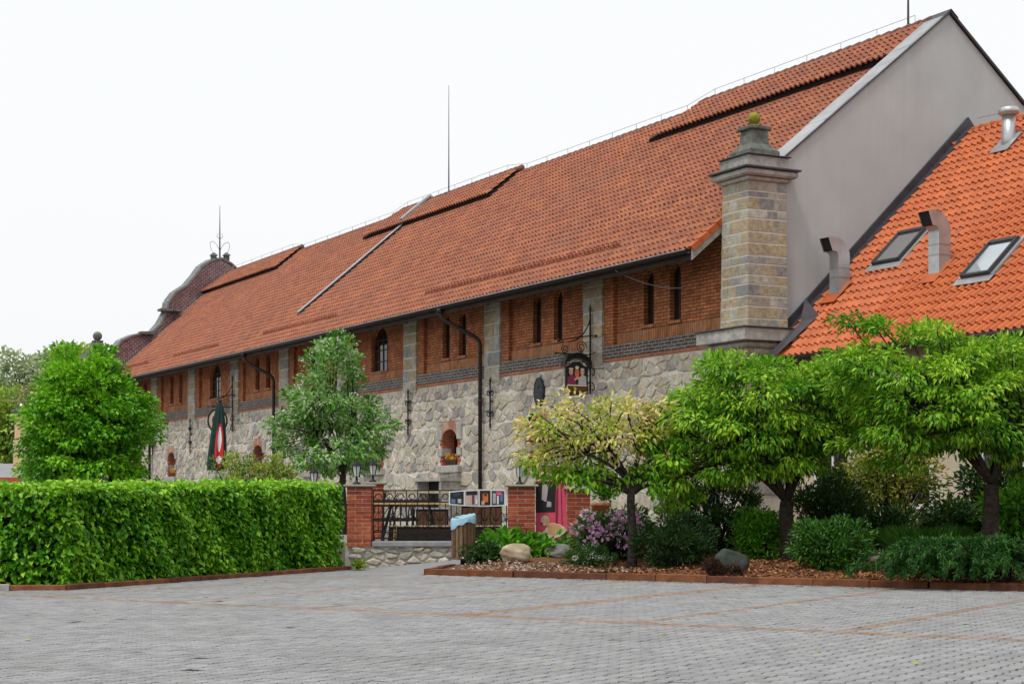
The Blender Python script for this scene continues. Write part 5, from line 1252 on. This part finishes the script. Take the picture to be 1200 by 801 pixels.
S.append(hedge_seg((-13,26.42),(-6.95,26.52), 1.1, .06, 1.56, 1.56, 9500, 2200, core)); S.append(hedge_seg((-6.95,26.52),(-3.40,33.95), 1.1, .06, 1.56, 1.66, 16500, 4200, core))
M['hedge_twig_shade'] = mat('hedge_twig_shade', [(.020,.030,.010)], .98, (14,.4), None, (30,.8))
core.build('twig_shade_core', M['hedge_twig_shade'], hd, False, 'stuff')  # solid dark box, its colour paints the shade among the inner twigs
pos, dr, up, rn = [np.concatenate(q) for q in zip(*S)]; n = len(pos)
obj('foliage', leaf_mesh('foliage', pos, dr, up, .105*(.6+.75*rng.random(n)), .076*(.7+.6*rng.random(n)), rn, M['lf_hedge']), hd, 'stuff')
m = MB(); m.add([(-12,26.15,.03),(-6.87,26.38,.03),(-3.3,33.9,.03),(-3.5,35,.03),(-14,37,.03),(-20,30,.03)],[(0,1,2,3,4,5)]); struct(m.build('hedge_bed', M['earth']))

# ---------------------------------------------------------------- trees
def E(px, py, rx, ry, D, base, dep=None):
    k = D/F; return (X(px,D)-base[0], 0.0, Z(py,D)-base[2], rx*k, (dep if dep else rx*k*.9), ry*k)
D = 31.2; b = (X(740,D), D, bed_z(X(740,D),D))
def green_lobe(t, P, ctr, cr):
    Q = sample_crown([E(672,556,46,16,D,b,.8), E(638,556,22,16,D,b,.5), E(715,552,40,22,D,b,.8), E(775,540,35,35,D,b,.8)], 28, .22); bb = MB(); f = np.array([0,0,1.35])
    for q in Q: bb.tube([tuple(p) for p in bez(f, (f+q)/2+np.array([0,0,.25]), q, 6)], list(np.linspace(.03,.008,6)), 5)
    bb.build('low_branches', M['bark_dark'], t, True)
    pos,dr,up,rn = clump_leaves(Q, .24, 60, .6, ctr); obj('green_foliage', leaf_mesh('green_foliage', pos, dr, up, .12*(.7+.6*rng.random(len(pos))), .06, rn, M['lf_cherry']), t, 'stuff')
tree('ornamental_tree', 'small tree with sparse golden green and peach foliage beside the dog poster', b, 1.55, .085, [E(690,505,75,42,D,b,1.1), E(640,518,38,38,D,b,.7), E(745,490,45,32,D,b,.9)], 85, .2, .24, 42, .10, .052, 'lf_gold', 'bark_dark', .2, 5, group=None, extra=green_lobe)
D = 31.8; b = (X(922,D), D, bed_z(X(922,D),D)); ch1 = b
tree('cherry_tree', 'broad cherry tree with drooping leaves in front of the stone corner pier', b, 1.10, .15, [E(885,468,92,46,D,b,1.6), E(812,485,50,42,D,b,1.1), E(795,535,38,40,D,b,.9), E(975,450,45,34,D,b,1.2), E(900,505,105,30,D,b,1.5), E(985,490,50,42,D,b,1.2), E(850,430,40,16,D,b,.7), E(790,568,28,26,D,b,.8), E(848,545,38,22,D,b,1.0), E(930,540,45,18,D,b,1.0)], 155, .33, .37, 150, .125, .048, 'lf_cherry', 'bark_dark', .5, 7, group='cherry trees in the bed', flatten=.5)
D = 29.6; b = (X(1162,D), D, bed_z(X(1162,D),D))
tree('cherry_tree', 'cherry tree with drooping leaves before the orange roofed wing, above the juniper', b, 1.40, .145, [E(1095,465,98,50,D,b,1.5), E(1015,430,45,42,D,b,1.0), E(1010,388,26,18,D,b,.6), E(1085,392,36,24,D,b,.8), E(1195,447,65,46,D,b,1.3), E(1120,500,105,28,D,b,1.4), E(1230,490,50,50,D,b,1.2), E(1150,420,38,16,D,b,1.0), E(1006,378,16,14,D,b,.5), E(1086,378,20,16,D,b,.5), E(1062,528,38,20,D,b,.9), E(1198,532,40,30,D,b,.9), E(1030,505,40,30,D,b,1.0)], 160, .32, .35, 150, .120, .046, 'lf_cherry', 'bark_dark', .5, 7, group='cherry trees in the bed', twist=2, flatten=.5)
D = 50; b = (X(98,D), D, .5)
tree('maple_tree', 'dense rounded bright green maple behind the hedge at the far end of the brewery', b, 1.2, .2, [E(102,500,66,46,D,b,1.8), E(95,455,44,36,D,b,1.3), E(82,425,18,16,D,b,.6), E(118,428,18,18,D,b,.7), E(60,532,26,28,D,b,1.0), E(152,495,26,34,D,b,1.0), E(100,545,66,28,D,b,1.6), E(56,470,16,13,D,b,.6)], 125, .52, .52, 190, .125, .105, 'lf_maple', 'bark_dark', .3, 7, flatten=.5)
D = 44; b = (X(402,D), D, .5)
def white_bloom(t, P, ctr, cr):
    Q = P[rng.random(len(P)) < .75]; pos,dr,up,rn = clump_leaves(Q, .34, 9, -.2, ctr); n = len(pos)
    pos = np.repeat(pos, 5, 0)+rng.normal(size=(n*5,3))*.03; obj('blossom', leaf_mesh('blossom', pos, sphere_pts(n*5), rng.normal(size=(n*5,3)), .05, .045, rng.random(n*5), M['blossom_white']), t, 'stuff')
tree('blossom_tree', 'upright tree with white blossom and open branches before the brewery wall', b, 1.55, .10, [E(392,525,66,30,D,b,1.3), E(385,478,55,32,D,b,1.2), E(392,430,38,30,D,b,.9), E(397,402,26,20,D,b,.6), E(430,500,30,30,D,b,.7), E(345,500,28,26,D,b,.7)], 95, .36, .30, 85, .12, .075, 'lf_white', 'bark_dark', .2, 6, extra=white_bloom)
D = 40; b = (X(295,D), D, .5)
bush('olive_shrub', 'loose olive green shrub rising over the hedge below the parasol', b, [E(295,562,48,26,D,b,.6), E(270,548,22,18,D,b,.4), E(325,552,24,20,D,b,.4)], 50, .17, .20, 60, .08, .04, 'lf_olive', .3)
bush('olive_shrub', 'low dark green shrub below the round hanging sign', (X(262,41.2),41.2,.5), [(0,0,.8,.35,.35,.7)], 22, .17, .2, 50, .09, .05, 'lf_bright', .3)
# ---- planting bed shrubs
def B_(px, D): return (X(px,D), D, bed_z(X(px,D),D)-.02)
def dome(px, D, w_, h, d_=None): return [(0,0,h*.5,w_/2,(d_ or w_*.8)/2,h*.5)]
bush('hosta', 'broad-leaved bright green hosta behind the pale boulder', B_(592,33.7), dome(592,33.7,1.0,.42), 18, .18, .2, 26, .2, .14, 'lf_bright', .2, 'plant')
bush('hosta', 'low leafy green plant between the litter bin and the pale boulder', B_(570,32.9), dome(570,32.9,.75,.3), 14, .15, .16, 40, .10, .06, 'lf_dark', .2, 'plant')
bush('hosta', 'leafy green plant below the dog poster', B_(640,33.9), dome(640,33.9,.9,.36), 16, .16, .2, 30, .15, .1, 'lf_bright', .2, 'plant')
bush('dry_fern', 'small rusty brown fern at the foot of the pillar by the poster', B_(610,34.4), dome(0,0,.35,.45), 12, .1, .12, 30, .12, .02, 'lf_brown', -.1, 'plant')
bush('rhododendron', 'rhododendron bush with lilac pink flower heads at the golden tree trunk', B_(722,33.0), dome(0,0,1.55,1.0,1.2), 60, .17, .2, 42, .11, .045, 'lf_rhodo', .1, blossoms=('petal_pink', 15, .14, .085))
bush('white_flower_bush', 'white flowering bush beside the lilac rhododendron and the brick pillar', B_(692,33.6), dome(0,0,.6,.8,.6), 26, .16, .18, 42, .09, .04, 'lf_rhodo', .1, blossoms=('petal_white', 8, .1, .06))
bush('ground_cover', 'wispy grey green ground cover with tiny white flowers in front of the rhododendron', B_(690,31.3), dome(0,0,.95,.34,.6), 30, .12, .12, 60, .07, .02, 'lf_rhodo', -.4, 'plant', blossoms=('petal_white', 16, .06, .018))
bush('dark_conifer', 'dark green feathery conifer right of the golden tree trunk', B_(792,31.0), dome(0,0,1.35,.95,1.1), 70, .15, .19, 110, .10, .016, 'lf_pine', -.1)
bush('dark_conifer', 'tall dark shrub filling the space behind the mossy boulder', B_(835,33.5), dome(0,0,1.9,1.5,1.2), 75, .2, .24, 80, .11, .03, 'lf_dark', -.2)
bush('dark_conifer', 'dark evergreen shrub behind the cherry trunk near the yellow shrub', B_(972,33.2), dome(0,0,1.3,1.5,1.1), 60, .2, .24, 80, .10, .035, 'lf_dark', -.2)
bush('round_shrub', 'bright green rounded shrub left of the cherry trunk', B_(890,32.2), dome(0,0,.95,.95,.8), 45, .16, .19, 70, .09, .045, 'lf_bright', .1)
bush('round_shrub', 'dark green low shrub right of the cherry trunk by the kerb', B_(974,29.2), dome(0,0,1.3,.90,1.0), 75, .14, .18, 100, .085, .028, 'lf_juniper', .1)
bush('yellow_shrub', 'loose yellow green shrub under the cherry branches before the cream wall', B_(1040,34.2), [(0,0,1.35,1.15,.7,.75),(-.5,0,1.2,.6,.5,.6),(.7,0,1.3,.5,.5,.6)], 85, .2, .24, 55, .10, .05, 'lf_yellow', .1)
bush('dark_shrub', 'dark leafy undergrowth at the foot of the yellow shrub', B_(1040,33.0), dome(0,0,2.3,.8,.9), 60, .18, .22, 60, .10, .04, 'lf_dark', .1)
bush('dark_shrub', 'green shrub between the yellow shrub and the right cherry trunk', B_(1118,32.0), dome(0,0,1.1,1.0,.9), 45, .18, .2, 60, .10, .05, 'lf_dark', .1)
bush('laurel', 'glossy broad-leaved laurel behind the right cherry trunk', B_(1195,31.2), dome(0,0,1.3,1.35,1.1), 45, .2, .22, 30, .16, .07, 'lf_bright', .2)
bush('laurel', 'leafy dark shrub against the cream wing wall', B_(1165,33.5), dome(0,0,1.6,1.7,.9), 55, .2, .24, 50, .13, .06, 'lf_dark', .2)
bush('heather', 'small dark brown heather cushion in the bark before the mossy boulder', B_(838,28.9), dome(0,0,.36,.34), 22, .07, .09, 70, .06, .012, 'lf_brown', -.5, 'plant')
bush('heather', 'tiny brown heather tuft beside the mossy boulder', B_(862,28.8), dome(0,0,.26,.22), 14, .06, .07, 60, .05, .012, 'lf_brown', -.5, 'plant')
def grass(label, px, D, r, h, n):
    b = B_(px,D); t = thing('ornamental_grass', label, 'grass', b, 0, 'ornamental grasses in the bed')
    a = rng.random(n)*2*math.pi; q = r*.5*rng.random(n)**.5; pos = np.stack([q*np.cos(a)*1.3, q*np.sin(a), np.zeros(n)],1); d = np.stack([np.cos(a)*.55*rng.random(n), np.sin(a)*.55*rng.random(n), np.ones(n)],1)+rng.normal(size=(n,3))*.12
    up = np.stack([np.cos(a),np.sin(a),np.full(n,.3)],1); o = obj('blades', leaf_mesh('blades', pos, d, up, h*(.7+.5*rng.random(n)), .014, rng.random(n), M['lf_grass'], .1, -.25), t, 'stuff')
    m = MB(); m.sphere((0,0,.0), r*.4, 10, 6, 0, (1.2,1,.25)); m.build('tuft', M['lf_dark'], t)
grass('tuft of fine green grass behind the sandstone slab', 1036, 31.0, .65, .50, 1500)
grass('large tuft of fine green grass behind the small dark boulder', 1085, 30.4, .85, .58, 2200)
# spreading juniper spilling over the kerb
b = B_(1148,26.7); t = thing('spreading_juniper', 'spreading juniper spilling over the kerb onto the paving', 'shrub', b)
mb = MB(); A_ = []; Dn = []; Up = []; Rn = []
for k in range(150):
    a = rng.random()*2*math.pi; l = .5+.75*rng.random(); o0 = np.array([rng.normal()*.55, rng.normal()*.2, .12]); hgt = .3+.6*rng.random()
    e = o0+np.array([math.cos(a)*l*1.25, math.sin(a)*l*.7, hgt*.5-.1]); mid = (o0+e)/2+np.array([0,0,hgt])
    pts = bez(o0, mid, e, 12); mb.tube([tuple(p) for p in pts], list(np.linspace(.014,.004,12)), 4)
    for i in range(3,12):
        tg = pts[i]-pts[i-1]; nn = 26; A_.append(pts[i]+rng.normal(size=(nn,3))*.02); dd = rng.normal(size=(nn,3))*.8+tg/np.linalg.norm(tg)*1.1; Dn.append(dd); u_ = rng.normal(size=(nn,3))*.5; u_[:,2] += 1; Up.append(u_); Rn.append(np.clip(.35+rng.normal(size=nn)*.18, 0, 1))
mb.build('stems', M['bark_dark'], t); pos = np.concatenate(A_); obj('foliage', leaf_mesh('foliage', pos, np.concatenate(Dn), np.concatenate(Up), .085*(.7+.6*rng.random(len(pos))), .018, np.concatenate(Rn), M['lf_juniper']), t, 'stuff')
# little weed at the end of the hedge kerb
bush('weed', 'yellowish tuft of weed at the end of the hedge kerb', (X(420,33.7),33.7,0), dome(0,0,.28,.16), 10, .06, .07, 24, .08, .02, 'lf_olive', -.2, 'plant')

# ---------------------------------------------------------------- background on the left
def far(name, label, px, py, rx, ry, D, leaf, n=60, crad=1.3, ln=.55, nleaf=60):
    b = (X(px,D), D, 0.0); k = D/F
    tree(name, label, b, max(1.5, Z(py,D)-ry*k*.9), .3, [E(px,py,rx,ry,D,b), E(px-rx*.4,py+ry*.35,rx*.6,ry*.55,D,b), E(px+rx*.35,py+ry*.4,rx*.6,ry*.55,D,b)], n, crad*.6, crad, nleaf, ln, ln*.7, leaf, 'bark_dark', .2, 5, group='trees on the rise beyond the brewery')
far('far_tree', 'tall grey green tree with thin crown beyond the cream chimney', 22, 452, 42, 40, 165, 'lf_far_grey', 55, 1.5, .42, 45)
far('far_tree', 'pale grey green tree beyond the maple top', 68, 440, 26, 30, 160, 'lf_far_grey', 40, 1.3, .42, 50)
far('far_tree', 'fresh green tree showing above the maple beside the ball finial', 92, 432, 24, 24, 150, 'lf_far', 40, 1.2, .45, 60)
far('far_tree', 'light green tree right behind the cream chimney', 8, 500, 36, 45, 140, 'lf_far', 55, 1.4, .45, 70)
far('far_tree', 'brownish budding tree between the cream chimney and the maple', 52, 488, 28, 42, 135, 'lf_far_brown', 50, 1.2, .40, 60)
far('far_tree', 'rounded green tree low behind the maple', 85, 515, 40, 45, 130, 'lf_far', 55, 1.4, .45, 60)
far('far_tree', 'grey green tree at the far edge of the rise', -40, 460, 45, 50, 160, 'lf_far_grey', 50, 1.5, .45, 50)
D = 75; hx0, hx1 = X(-90,D), X(46,D)
t = thing('far_house', 'low white outbuilding with grey sheet roof and a tall cream chimney', 'house', ((hx0+hx1)/2, D, 0)); w_ = (hx1-hx0)/2
m = MB(); m.box(-w_, w_, .3, 6, 0, Z(566,D)+.35); m.build('wall', M['render_white'], t)
zr0, zr1 = Z(559,D), Z(541,D)
m = MB(); m.prism([(-.3,zr0),(3.2,zr1),(6.4,zr0),(6.4,zr0-.06),(3.2,zr1-.06),(-.3,zr0-.06)],'x',-w_-.3, X(27,D)-(hx0+hx1)/2); m.build('roof', M['roof_slate'], t)
m = MB(); m.box(-w_-.3, X(27,D)-(hx0+hx1)/2, -.36,-.31, zr0-.22, zr0+.0); m.build('red_fascia', flat('red_fascia_paint',(.42,.06,.05)), t)
m = MB(); m.box(-w_-.1, X(24,D)-(hx0+hx1)/2, .22,.28, Z(578,D), zr0-.25); m.build('dark_strip', M['wood_dark'], t)  # wide dark strip on the wall below the fascia
cx = X(15,D)-(hx0+hx1)/2
m = MB(); m.box(cx-.28,cx+.28,1.0,1.6,zr0-.2,Z(514,D)); m.box(cx-.23,cx+.23,1.05,1.55,Z(514,D),Z(482,D)); c_ = m.build('chimney', M['chim_plaster'], t)
m = MB(); m.bbox(cx-.34,cx+.34,.95,1.65,Z(482,D),Z(478,D),.03); m.build('chimney_cap', M['trim_moss'], c_); m = MB(); m.lathe([(.08,0),(.06,.12),(.10,.18),(.03,.28)], (cx,1.3,Z(478,D)), 8); m.build('chimney_cowl', M['zinc'], c_)
